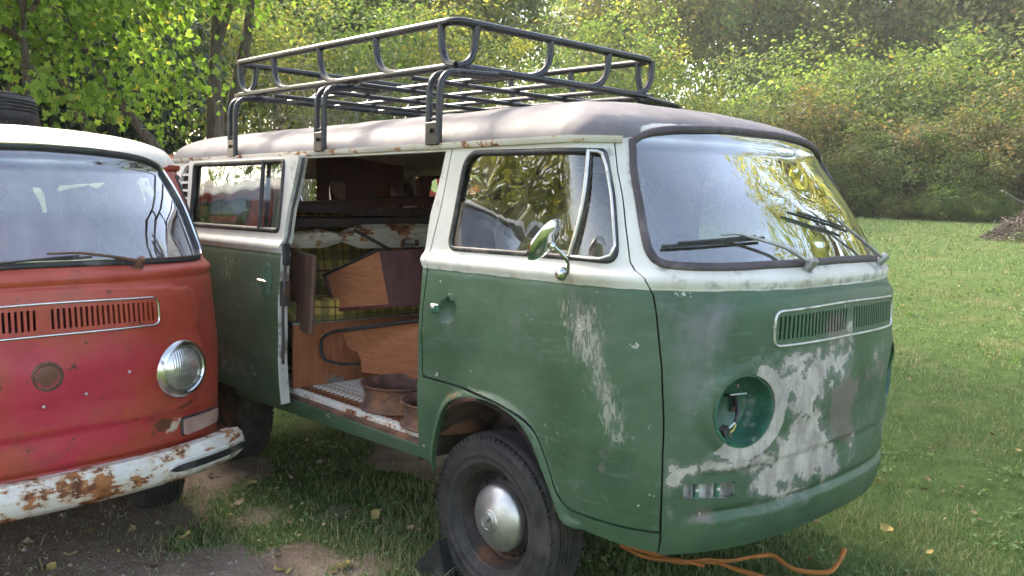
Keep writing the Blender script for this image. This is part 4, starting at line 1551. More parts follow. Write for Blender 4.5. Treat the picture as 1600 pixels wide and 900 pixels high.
def build_grass():
    zones = [(1.9, 4.6, 70000, .024, .054, .0042), (4.6, 8.5, 62000, .026, .054, .0062), (8.5, 17, 60000, .032, .062, .011), (17, 50, 70000, .045, .085, .026)]
    Vs, Fs, Ts, off = [], [], [], 0
    for (r0, r1, n, h0, h1, w) in zones:
        r = np.sqrt(RNG.uniform(r0 * r0, r1 * r1, n))
        ang = YAW + RNG.uniform(-.66, .70, n)
        x, y = CAMP[0] + r * np.cos(ang), CAMP[1] + r * np.sin(ang)
        patch = np.sin(x * 1.7 + 1.2 * np.sin(y * 1.1)) * np.sin(y * 1.9 + np.sin(x * .8)) + .6 * np.sin(x * 4.1 + y * 3.3)
        keep = RNG.uniform(0, 1, n) > dirt_amount(x, y) * 1.02 - .06
        under = (np.abs(y) < .8) & (x > -3.1) & (x < .9)
        keep &= ~(under & (RNG.uniform(0, 1, n) < .30))
        keep &= RNG.uniform(0, 1, n) < (.80 + .22 * patch)
        x, y, patch, r = x[keep], y[keep], patch[keep], r[keep]
        m = len(x)
        h = RNG.uniform(h0, h1, m) * (1 + .28 * patch) * np.where(RNG.uniform(0, 1, m) < .03, 1.9, 1.0)
        tall = (np.hypot(x + .75, y + .95) < .55) | (np.hypot(x + 1.6, y + .8) < .45)      # uncut tufts against the sill
        h = np.where(tall, h * RNG.uniform(1.0, 1.35, m), h)
        th = RNG.uniform(0, 2 * np.pi, m)
        lean = RNG.uniform(.15, .95, m) * h
        la = RNG.uniform(0, 2 * np.pi, m)
        ww = w * RNG.uniform(.6, 1.3, m)
        z = terrain(x, y) - .004
        dx, dy = np.cos(th) * ww / 2, np.sin(th) * ww / 2
        lx, ly = np.cos(la) * lean, np.sin(la) * lean
        P = np.stack([np.stack([x - dx, y - dy, z], 1), np.stack([x + dx, y + dy, z], 1),
                      np.stack([x - dx * .75 + lx * .35, y - dy * .75 + ly * .35, z + h * .58], 1), np.stack([x + dx * .75 + lx * .35, y + dy * .75 + ly * .35, z + h * .58], 1),
                      np.stack([x + lx, y + ly, z + h * .92], 1)], 1)
        b = off + np.arange(m)[:, None] * 5
        F = np.concatenate([b + np.array([[0, 1, 3]]), b + np.array([[0, 3, 2]]), b + np.array([[2, 3, 4]])])
        low = np.sin(x * .43 + 1.1 * np.sin(y * .31)) * np.sin(y * .52 + x * .17) + .5 * np.sin(x * 1.1 - y * .9)
        tone = np.clip(RNG.uniform(0, .72, m) + .12 * patch + np.where(RNG.uniform(0, 1, m) < .10 + .16 * np.clip(low, 0, 1.2), .34, 0) + np.where(RNG.uniform(0, 1, m) < .07 + .10 * (patch < -.6), .4, 0), 0, 1)
        dry = dirt_amount(x, y)
        tone = np.clip(tone + .35 * (dry > .05) * RNG.uniform(0, 1, m), 0, 1)
        Vs.append(P.reshape(-1, 3)); Fs.append(F); Ts.append(np.repeat(tone, 5))
        off += m * 5
    o = mesh_np('grass', np.concatenate(Vs), np.concatenate(Fs), [blade_mat()], None, False, None, None, {'tone': np.concatenate(Ts)})
    tag(o, 'short mown green grass covering the lawn round the vans', 'grass', kind='stuff')


def scatter(n, r0, r1, rng):
    r = np.sqrt(rng.uniform(r0 * r0, r1 * r1, n))
    a = YAW + rng.uniform(-.64, .66, n)
    return CAMP[0] + r * np.cos(a), CAMP[1] + r * np.sin(a)


def build_weeds():
    rng = np.random.default_rng(91)
    # clover and broad-leaved weeds between the blades
    xs, ys = [], []
    for (n, r0, r1, k, sp) in ((170, 2.2, 6, 26, .07), (260, 6, 16, 16, .12), (260, 16, 42, 10, .3)):
        cx, cy = scatter(n, r0, r1, rng)
        xs.append((cx[:, None] + rng.normal(0, sp, (n, k))).ravel())
        ys.append((cy[:, None] + rng.normal(0, sp, (n, k))).ravel())
    x, y = np.concatenate(xs), np.concatenate(ys)
    m = dirt_amount(x, y) < .6
    x, y = x[m], y[m]
    d = np.hypot(x - CAMP[0], y - CAMP[1])
    C = np.stack([x, y, terrain(x, y) + rng.uniform(.012, .045, len(x))], 1)
    o = leaves('weeds', C, rng.uniform(.022, .05, len(x)) * np.clip(d / 7, .8, 3), rng.uniform(0, .8, len(x)), LEAF_DIA, leaf_mat('weed_leaf', [(.07, .13, .035), (.12, .19, .055), (.19, .27, .10), (.3, .27, .12)], .35), None, 1.2, rng)
    tag(o, 'clover and broad-leaved weeds scattered through the grass', 'weeds', kind='stuff')
    # crumbs of leaf and straw
    x, y = scatter(2600, 2.2, 30, rng)
    x = np.concatenate([x, rng.uniform(-3.4, .2, 1500)])
    y = np.concatenate([y, rng.uniform(-3.4, -.7, 1500)])
    d = np.hypot(x - CAMP[0], y - CAMP[1])
    C = np.stack([x, y, terrain(x, y) + np.where(dirt_amount(x, y) > .5, .004, .035)], 1)
    o = leaves('leaf_litter', C, rng.uniform(.014, .036, len(x)) * np.clip(d / 6, .9, 2.2), rng.uniform(0, 1, len(x)), LEAF_DIA, leaf_mat('leaf_crumbs', [(.16, .10, .06), (.28, .20, .11), (.40, .31, .17), (.46, .38, .15)], .2), None, 1.6, rng)
    tag(o, 'crumbs of dead leaves and straw strewn over the lawn', 'leaf litter', kind='stuff')


# ------------------------------------------------------------------ foliage
def leaf_mat(name, cols, trans=.45, gloss=.35):
    """cols: dark, mid, light, turned"""
    g = NT(name)
    t = g.attr('tone')
    c = g.mix(g.ramp(t, 0, .45, False), cols[0], cols[1])
    c = g.mix(g.ramp(t, .45, .82, False), c, cols[2])
    c = g.mix(g.ramp(t, .86, .95, False), c, cols[3])
    d = g.n.new('ShaderNodeBsdfPrincipled')
    g.set(d.inputs['Base Color'], c)
    d.inputs['Roughness'].default_value = .5
    d.inputs['Specular IOR Level'].default_value = gloss
    tr = g.n.new('ShaderNodeBsdfTranslucent')
    b = g.n.new('ShaderNodeMix')
    b.data_type, b.blend_type = 'RGBA', 'MULTIPLY'
    b.inputs[0].default_value = 1.0
    g.l.new(c, b.inputs[6])
    b.inputs[7].default_value = (1.45, 1.6, 1.0, 1)
    g.l.new(b.outputs[2], tr.inputs[0])
    mx = g.n.new('ShaderNodeMixShader')
    mx.inputs[0].default_value = trans
    g.l.new(d.outputs[0], mx.inputs[1]); g.l.new(tr.outputs[0], mx.inputs[2])
    return g.done(mx.outputs[0])


def bark_mat(name, a, b):
    g = NT(name)
    v = g.co((1, 1, .22))
    n = g.noise(v, 16, 7, .7, .6)
    vo = g.vor(v, 22)
    c = g.mix(g.ramp(g.math('ADD', n, g.math('MULTIPLY', vo, .4)), .4, .85), a, b)
    c = g.mix(g.math('MULTIPLY', g.ramp(g.noise(g.co(), 3, 5), .55, .75), .35), c, (.10, .12, .07))
    return g.done(g.bsdf(c, .9, 0, g.bump(g.math('ADD', n, vo), .9, .03), .2))


LEAF_DIA = (np.array([(0, -.5, 0), (.30, -.02, .06), (0, .5, -.03), (-.30, -.02, .06)]), [(0, 1, 2), (0, 2, 3)])


def maple_template():
    ang = [-90, -62, -35, -12, 18, 40, 62, 90, 118, 140, 162, 192, 215, 242]
    rr = [.30, .24, .38, .26, .50, .26, .34, .56, .34, .26, .50, .26, .38, .24]
    P = [(0, 0, .05)] + [(r * math.cos(rad(a)), r * math.sin(rad(a)), -.10 * r) for a, r in zip(ang, rr)]
    n = len(ang)
    return np.array(P), [(0, i, i % n + 1) for i in range(1, n + 1)]


LEAF_MAPLE = maple_template()


def leaves(name, C, size, tone, tpl, mat, parent, droop=.35, rng=RNG, outward=None):
    n = len(C)
    T, F = tpl
    T = np.asarray(T, float)
    nz = rng.normal(0, 1, (n, 3))
    nz[:, 2] = np.abs(nz[:, 2]) + droop
    if outward is not None:
        nz += outward * .8
    nz /= np.linalg.norm(nz, axis=1, keepdims=True)
    tx = np.cross(nz, rng.normal(0, 1, (n, 3)))
    tx /= np.maximum(np.linalg.norm(tx, axis=1, keepdims=True), 1e-6)
    ty = np.cross(nz, tx)
    V = C[:, None, :] + size[:, None, None] * (T[None, :, 0:1] * tx[:, None] + T[None, :, 1:2] * ty[:, None] + T[None, :, 2:3] * nz[:, None])
    k = len(T)
    FF = (np.arange(n)[:, None, None] * k + np.array(F)[None]).reshape(-1, 3)
    return mesh_np(name, V.reshape(-1, 3), FF, [mat], parent, False, None, None, {'tone': np.repeat(tone, k)})


def crown_points(rng, n, shape, clumps, rc, flat=.75, hollow=.45):
    """leaf positions in clumps spread through an uneven volume; shape(u) gives a radius vector"""
    d = rng.normal(0, 1, (clumps, 3))
    d /= np.linalg.norm(d, axis=1, keepdims=True)
    t = rng.uniform(hollow ** 3, 1, clumps) ** (1 / 3)
    lump = 1 + .22 * np.sin(d[:, 0] * 4 + 1.3) * np.sin(d[:, 1] * 3.5 + .4) + .16 * np.sin(d[:, 2] * 6 + d[:, 0] * 5)
    cc = d * t[:, None] * lump[:, None] * np.array(shape)
    k = rng.integers(0, clumps, n)
    sz = rng.uniform(.55, 1.45, clumps)
    g = rng.normal(0, 1, (n, 3)) * np.array([1, 1, flat]) * (rc * sz[k])[:, None] * .5
    ct = rng.uniform(-.34, .30, clumps)
    return cc[k] + g, cc, ct[k]


def trunk_mesh(mb, path, r0, r1, n=10):
    P = arc_path(path, .6, 4)
    m = len(P)
    mb.tube(P, [r0 + (r1 - r0) * (i / (m - 1)) ** .8 for i in range(m)], n)


def make_tree(name, loc, trunk_h, shape, cz, nl, clumps, rc, lsize, tpl, mat, bark, r0, seed, limbs=9, lean=(0, 0), turned=.06, extra=None, hollow=.45, droop=.35):
    rng = np.random.default_rng(seed)
    z0 = float(terrain(loc[0], loc[1]))
    t = empty(name, (loc[0], loc[1], z0 - .05))
    P, cc, ct = crown_points(rng, nl, shape, clumps, rc, hollow=hollow)
    cen = np.array([lean[0], lean[1], cz])
    P = P + cen
    cc = cc + cen
    P[:, 2] = np.maximum(P[:, 2], .05 + .1 * rng.uniform(0, 1, nl))
    tone = np.clip(rng.uniform(.05, .75, nl) + ct, 0, .85)
    tone = np.where(rng.uniform(0, 1, nl) < turned, rng.uniform(.86, 1, nl), tone)
    ow = P - cen
    ow[:, 2] *= .6
    ow /= np.maximum(np.linalg.norm(ow, axis=1, keepdims=True), 1e-6)
    leaves('crown', P, rng.uniform(.7, 1.3, nl) * lsize, tone, tpl, mat, t, droop, rng, ow * 1.6)
    mb = MB()
    top = (lean[0] * .9, lean[1] * .9, cz + shape[2] * .55)
    if trunk_h > 0:
        mid = (lean[0] * .35 + rng.normal(0, .12), lean[1] * .35 + rng.normal(0, .12), trunk_h)
        trunk_mesh(mb, [(0, 0, -.1), (rng.normal(0, .06), rng.normal(0, .06), trunk_h * .5), mid, top], r0, r0 * .22, 12)
        mb.tube([(0, 0, -.1), (0, 0, .18), (0, 0, .5)], [r0 * 1.45, r0 * 1.12, r0 * .98], 12)
    else:
        mid = (0, 0, .05)
    order = np.argsort(rng.uniform(0, 1, len(cc)))[:limbs]
    for i in order:
        e = Vector(cc[i])
        f = rng.uniform(.0, .75)
        s = Vector(mid) * (1 - f) + Vector(top) * f
        if trunk_h <= 0:
            s = Vector((rng.normal(0, .3), rng.normal(0, .3), 0))
        m = (s + e) / 2 + Vector((rng.normal(0, .2), rng.normal(0, .2), rng.uniform(.0, .35)))
        rr = r0 * (.42 if trunk_h > 0 else .9) * rng.uniform(.6, 1.1)
        trunk_mesh(mb, [tuple(s), tuple(m), tuple(e)], rr, rr * .2, 7)
    for p in (extra or []):
        trunk_mesh(mb, p[0], p[1], p[2], 9)
    mb.build('trunk' if trunk_h > 0 else 'stems', bark, t, fix=False)
    return t


def copy_tree(src, loc, rz, sc):
    c = src.copy()
    COL.objects.link(c)
    c.location = (loc[0], loc[1], float(terrain(loc[0], loc[1])) - .05)
    c.rotation_euler = (0, 0, rz)
    c.scale = sc
    for ch in src.children:
        d = ch.copy()
        COL.objects.link(d)
        d.parent = c
    return c


ORD = ['first', 'second', 'third', 'fourth', 'fifth', 'sixth', 'seventh', 'eighth', 'ninth', 'tenth', 'eleventh', 'twelfth', 'thirteenth', 'fourteenth', 'fifteenth', 'sixteenth', 'seventeenth', 'eighteenth']


def ordinal_labels(items, phrase, cat, group):
    # items: (picture position, kind, object); each gets its place among its own kind, counted from the left
    for k in sorted({i[1] for i in items}):
        for n, it in enumerate(sorted((i for i in items if i[1] == k), key=lambda q: q[0])):
            tag(it[2], phrase[k].format(ORD[n]), cat, group)


def build_trees():
    bark = bark_mat('grey_brown_bark', (.060, .046, .038), (.150, .118, .098))
    barkd = bark_mat('dark_bark', (.040, .034, .030), (.095, .080, .070))
    lm = leaf_mat('maple_leaf', [(.105, .170, .028), (.180, .270, .046), (.270, .360, .075), (.48, .38, .08)], .6)
    lw = leaf_mat('wood_leaf', [(.090, .135, .036), (.155, .215, .058), (.240, .300, .088), (.42, .34, .08)], .62)
    ly = leaf_mat('yellowing_sunlit_leaf', [(.150, .165, .044), (.260, .260, .066), (.380, .340, .090), (.50, .36, .08)], .55)  # autumn yellow, raised to stand in for sunlight on the thicket
    lo = leaf_mat('olive_shrub_leaf', [(.090, .122, .034), (.160, .200, .056), (.235, .275, .085), (.32, .20, .07)], .56)
    lb = leaf_mat('russet_shrub_leaf', [(.115, .112, .040), (.190, .178, .062), (.250, .235, .088), (.30, .155, .065)], .56)
    lg = leaf_mat('fresh_shrub_leaf', [(.080, .135, .036), (.140, .205, .054), (.215, .280, .080), (.38, .32, .08)], .5)
    lyb = leaf_mat('sun_tinted_leaf', [(.22, .22, .05), (.36, .34, .08), (.48, .43, .12), (.55, .42, .10)], .68)  # brightened leaf colour stands in for sunlight on the reflected tree
    ld = leaf_mat('evergreen_leaf', [(.014, .030, .013), (.024, .046, .019), (.042, .070, .028), (.06, .07, .03)], .25)

    # maples behind the vans
    def m(px, d):
        return at_px(px, d)
    x, y = m(276, 13.0)
    t1 = make_tree('maple_tree', (x, y), 2.2, (3.9, 3.9, 2.9), 5.1, 15500, 150, .72, .118, LEAF_MAPLE, lm, bark, .20, 21, 12, (-2.3, -2.5), .05,
                   extra=[([(0, 0, 1.7), (-.45, -.42, 2.5), (-.95, -.9, 3.4), (-1.2, -1.3, 4.4)], .085, .03)])
    tag(t1, 'leafy maple with a forked dark limb, leftmost trunk rising behind the red van roof', 'tree', 'maples behind the vans')
    x, y = m(338, 14.5)
    t2 = make_tree('maple_tree', (x, y), 3.4, (3.2, 3.2, 2.6), 7.6, 9000, 95, .75, .125, LEAF_MAPLE, lm, bark, .235, 22, 8, (.15, .2), .08)
    tag(t2, 'thick straight maple trunk just left of the roof rack', 'tree', 'maples behind the vans')
    x, y = m(350, 15.6)
    t3 = make_tree('maple_tree', (x, y), 4.2, (2.8, 2.8, 2.4), 8.4, 6500, 70, .75, .125, LEAF_MAPLE, ly, bark, .20, 23, 7, (.55, .75), .15)
    tag(t3, 'maple trunk leaning right above the rear end of the roof rack', 'tree', 'maples behind the vans')
    x, y = m(60, 12.2)
    t4 = make_tree('maple_tree', (x, y), 3.0, (3.1, 3.1, 2.1), 4.9, 11500, 105, .70, .118, LEAF_MAPLE, lm, bark, .12, 24, 9, (.0, .0), .05)
    tag(t4, 'low spreading maple branches over the red van at the left edge', 'tree', 'maples behind the vans')
    # dark evergreen mass behind them
    for i, (px, d, s) in enumerate(((60, 20, 1.0), (170, 22, 1.15), (-70, 20, 1.1))):
        x, y = m(px, d)
        if i == 0:
            ev = make_tree('evergreen_tree', (x, y), 1.4, (2.3, 2.3, 3.2), 3.2, 7000, 90, .7, .20, LEAF_DIA, ld, barkd, .14, 31, 8, turned=.0)
            e = ev
        else:
            e = copy_tree(ev, (x, y), 1.7 * i, (s, s, s))
        tag(e, ['dark evergreen behind the tyre on the red van roof', 'dark evergreen left of the forked maple trunk', 'dark evergreen beyond the left edge of the picture'][i], 'tree', 'dark evergreens behind the red van')
    # light thicket behind the roof rack
    th = []
    specs = [('yellow', ly, 28, 41, (3.2, 3.2, 3.6), 3.9), ('green', lw, 31, 42, (3.4, 3.4, 4.2), 4.3), ('mixed', lg, 30, 43, (3.0, 3.0, 3.4), 3.5)]
    for (nm, mt, d, seed, shp, cz) in specs:
        th.append(make_tree('thicket_tree', (0, 0), 1.6, shp, cz, 9500, 120, .85, .155, LEAF_DIA, mt, bark, .10, seed, 14, turned=.10, hollow=.2))
    spots = [(430, 27, 0, .9), (520, 32, 1, 1.1), (610, 29, 2, 1.0), (700, 31, 0, 1.05), (785, 33, 1, .85), (870, 35, 2, 1.0), (950, 37, 1, 1.1), (1030, 40, 0, .95), (340, 30, 1, 1.2), (240, 31, 0, 1.2), (150, 33, 2, 1.3), (20, 34, 1, 1.3)]
    first, got = set(), []
    for i, (px, d, k, s) in enumerate(spots):
        loc = m(px, d)
        if k not in first:
            first.add(k)
            t = th[k]
            t.location = (loc[0], loc[1], float(terrain(*loc)) - .05)
            t.scale = (s, s, s)
        else:
            t = copy_tree(th[k], loc, i * 1.9, (s, s, s * (1 + .1 * math.sin(i))))
        got.append((px, k, t))
    ordinal_labels(got, ['{} yellow-leaved young tree from the left in the thicket behind the vans', '{} plain green young tree from the left in the thicket behind the vans', '{} bright green bushy young tree from the left in the thicket behind the vans'], 'tree', 'thicket behind the roof rack')
    # bare twiggy brush over the rear of the rack
    for i, (px, d) in enumerate(((455, 19), (540, 21))):
        x, y = m(px, d)
        rng = np.random.default_rng(60 + i)
        z0 = float(terrain(x, y))
        mb = MB()
        for k in range(26):
            a = rng.uniform(0, 6.28)
            h = rng.uniform(2.2, 4.6)
            sp = rng.uniform(.4, 1.9)
            p = [(rng.normal(0, .15), rng.normal(0, .15), 0), (math.cos(a) * sp * .3, math.sin(a) * sp * .3, h * .55), (math.cos(a) * sp, math.sin(a) * sp, h)]
            trunk_mesh(mb, p, rng.uniform(.012, .03), .004, 5)
            for q in range(3):
                b = Vector(p[1]).lerp(Vector(p[2]), rng.uniform(.1, .9))
                e = b + Vector((rng.normal(0, .5), rng.normal(0, .5), rng.uniform(-.2, .6)))
                mb.tube([b, (b + e) / 2 + Vector((0, 0, .08)), e], [.009, .006, .003], 4)
        t = empty('bare_bush', (x, y, z0))
        mb.build('twigs', bark_mat('pale_twig_bark', (.15, .125, .105), (.30, .26, .22)), t, fix=False)
        tag(t.children[0], kind='stuff')
        tag(t, ['bare twiggy brush behind the rear end of the roof rack', 'bare twiggy brush behind the middle of the roof rack'][i], 'bush', 'bare brush behind the rack')
    # shrubs along the far edge of the lawn
    sh = [make_tree('shrub', (0, 0), 0, (2.9, 2.9, 2.5), 2.2, 11500, 130, .60, .140, LEAF_DIA, mt, barkd, .035, sd_, 12, turned=tn, hollow=.35)
          for mt, sd_, tn in ((lo, 51, .10), (lb, 52, .22), (lg, 53, .06), (lw, 54, .05))]
    rows = [(1140, 45, 0, 1.15), (1215, 46, 1, 1.35), (1290, 47, 0, 1.45), (1345, 45, 1, 1.0), (1395, 44, 2, .95), (1450, 46, 1, 1.25), (1515, 47, 0, 1.2), (1580, 46, 1, 1.15), (1640, 47, 2, 1.2), (1720, 47, 0, 1.3),
            (1330, 51, 0, 1.9), (1430, 52, 3, 2.0), (1540, 52, 2, 1.9), (1250, 52, 3, 1.9), (1160, 50, 3, 1.7), (1075, 47, 3, 1.4), (1620, 53, 0, 2.1), (1000, 45, 3, 1.3), (1490, 44, 3, .75), (1320, 44, 3, .7), (1370, 44.5, 3, .6)] + [(1335 + 31 * q, 42.6 + 1.1 * math.sin(q * 2.7), (3, 2, 0)[q % 3], .22 + .10 * abs(math.sin(q * 1.9))) for q in range(9)]
    lab = ['{} olive shrub from the left along the far edge of the lawn', '{} russet-brown shrub from the left along the far edge of the lawn', '{} fresh green shrub from the left along the far edge of the lawn', '{} plain green shrub from the left along the far edge of the lawn']
    first, got = set(), []
    for i, (px, d, k, s) in enumerate(rows):
        loc = m(px, d)
        if k not in first:
            first.add(k)
            t = sh[k]
            t.location = (loc[0], loc[1], float(terrain(*loc)) - .05)
            t.scale = (s, s, s * .95)
        else:
            t = copy_tree(sh[k], loc, i * 2.3, (s, s, s * (.92 + .12 * math.sin(i * 2.1))))
        got.append((px, k, t))
    ordinal_labels(got, lab, 'shrub', 'shrubs along the far edge of the lawn')
    # tall wood behind everything
    wd = [make_tree('woodland_tree', (0, 0), 5.0, (5.6, 5.6, 6.6), 11.5, 17000, 190, 1.35, .33, LEAF_DIA, mt, barkd, .26, sd_, 14, turned=tn, hollow=.35)
          for mt, sd_, tn in ((lw, 71, .05), (ly, 72, .12), (lo, 73, .08))]
    first, got = set(), []
    px_list = [(-1900, 40), (-330, 46), (-230, 48), (-140, 44), (-60, 46), (20, 52), (90, 50), (220, 47), (330, 52), (440, 48), (545, 53), (650, 50), (985, 76), (1145, 77), (905, 79), (735, 57), (1215, 82), (1390, 80),
               (1320, 84), (1470, 78), (1545, 82), (1620, 77), (1700, 80), (1820, 78), (2000, 76), (280, 60), (500, 61), (700, 63), (380, 58), (600, 60), (160, 60)]
    for i, (px, d) in enumerate(px_list):
        loc = m(px, d)
        k = (i * 2 + (i // 3)) % 3
        s = (.98 + .16 * math.sin(i * 1.7)) * (1.28 if d > 70 else 1)
        if k not in first:
            first.add(k)
            t = wd[k]
            t.location = (loc[0], loc[1], float(terrain(*loc)) - .05)
            t.scale = (s, s, s * 1.05)
        else:
            t = copy_tree(wd[k], loc, i * 1.3, (s, s, s * 1.08))
        got.append((px, k, t))
    ordinal_labels(got, ['{} tall green tree from the left in the wood behind everything', '{} tall yellowing tree from the left in the wood behind everything', '{} tall olive-green tree from the left in the wood behind everything'], 'tree', 'tall trees of the wood')
    # trees on the camera's side that the glass reflects
    t = make_tree('willow_tree', (.6, 17.2), 3.5, (2.7, 2.7, 6.4), 9.2, 8000, 110, .8, .22, LEAF_DIA, ly, bark, .24, 83, 14, turned=.1, hollow=.2)
    tag(t, 'tall yellow-green tree just beyond the right edge, seen as a reflection in the windscreen', 'tree', 'trees reflected in the windscreen')
    t = make_tree('willow_tree', (4.4, 15.5), 3.5, (4.3, 4.3, 6.8), 9.6, 11000, 120, .8, .20, LEAF_DIA, ly, bark, .24, 81, 14, turned=.1, hollow=.2)
    tag(t, 'broad yellow-green tree far off to the right, mirrored in the windscreen', 'tree', 'trees reflected in the windscreen')
    t = make_tree('garden_tree', (-9.2, -9.6), 2.0, (2.3, 2.3, 2.2), 4.0, 7000, 90, .6, .17, LEAF_DIA, lyb, bark, .16, 82, 12, turned=.12)
    tag(t, 'sunlit tree off to the left, mirrored in the cab door glass', 'tree')


# ------------------------------------------------------------------ small things
def build_rack():
    rack = empty('roof_rack', (-1.4, 0, 1.72))
    off = Vector((1.4, 0, -1.72))
    def z(x, h):
        return h + (-.41 - x) * .015
    x0, x1, hw, R = -.41, -2.40, .65, .0175
    def B(mb, nm):
        mb.v = [tuple(Vector(p) + off) for p in mb.v]
        return mb.build(nm, MAT['black'], rack)
    for nm, h in (('top_rail', 2.21), ('bottom_rail', 2.028)):
        c = [(x0, -hw, z(x0, h)), (x0, hw, z(x0, h)), (x1, hw, z(x1, h)), (x1, -hw, z(x1, h))]
        pts = []
        for i in range(4):
            a, b, d = Vector(c[i - 1]), Vector(c[i]), Vector(c[(i + 1) % 4])
            p0, p1 = b + (a - b).normalized() * .07, b + (d - b).normalized() * .07
            pts += [p0 * (1 - t) ** 2 + b * 2 * t * (1 - t) + p1 * t * t for t in np.linspace(0, 1, 7)]
        B(MB().tube(pts, R, 12, True), nm)
    def post(p, dirx):
        dx = Vector(dirx)
        room = (x0 - p[0]) if dx.x else (p[1] + hw)
        rr = min(.16, max(.05, room))
        top, b = Vector((p[0], p[1], z(p[0], 2.208))), Vector((p[0], p[1], z(p[0], 2.03)))
        q0, q1 = b + Vector((0, 0, min(.15, rr * 1.35))), b + dx * rr
        pts = [top] + [q0 * (1 - k) ** 2 + b * 2 * k * (1 - k) + q1 * k * k for k in np.linspace(0, 1, 10)]
        B(MB().tube(pts, R * .92, 10), 'post')
    for x in (-.505, -.98, -1.47, -1.94, -2.34):
        for s in (-1, 1):
            post((x, s * hw), (1, 0, 0) if x > -2.0 or True else (-1, 0, 0))
    for y in (-.545, -.10, .30, .64):
        post((x0, y), (0, -1, 0))
        post((x1, y * .96), (0, -1, 0))
    for y in (-.33, 0, .33):
        B(MB().tube([(x0, y, z(x0, 2.025)), (x1, y, z(x1, 2.025))], .0120, 10), 'floor_bar')
    for x in (-.72, -1.12, -1.52, -1.95):
        B(MB().tube([(x, -hw, z(x, 2.003)), (x, hw, z(x, 2.003))], .0120, 10), 'floor_bar')
    for x in (-.355, -1.21, -2.12):
        for s in (-1, 1):
            for dx in (-.032, .032):
                pts = [(x + dx, s * .805, 1.705), (x + dx, s * .800, z(x, 1.985)), (x + dx, s * .50, z(x, 2.000))]
                lg = B(MB().tube(arc_path(pts, .085, 8), .0138, 10), 'leg')
            mb = MB().box((x, s * .812, 1.742), (.074, .012, .090), None, .003)
            mb.tube([(x - .032, s * .803, 1.80), (x + .032, s * .803, 1.80)], .007, 8)
            br = B(mb, 'gutter_clamp')
            B(MB().lathe([(.0, .010), (.009, .009), (.009, 0)], (x, s * .819, 1.752), (0, s, 0), 10), 'clamp_bolt').parent = br
    tag(rack, 'black tubular steel roof rack basket on the green van', 'roof rack')


def quad_board(mb, pts, th):
    """thick board from a planar outline of 3-D points"""
    P = [Vector(p) for p in pts]
    n = (P[1] - P[0]).cross(P[2] - P[0]).normalized()
    k = len(P)
    mb.add([p for p in P] + [p - n * th for p in P], [tuple(range(k))] + [tuple(range(2 * k - 1, k - 1, -1))] + [(i, k + i, k + (i + 1) % k, (i + 1) % k) for i in range(k)])
    return mb


MAT['plankl'] = woodgrain('weathered_board', (.115, .060, .042), (.185, .105, .075), (5, 5, 1.2), .6)


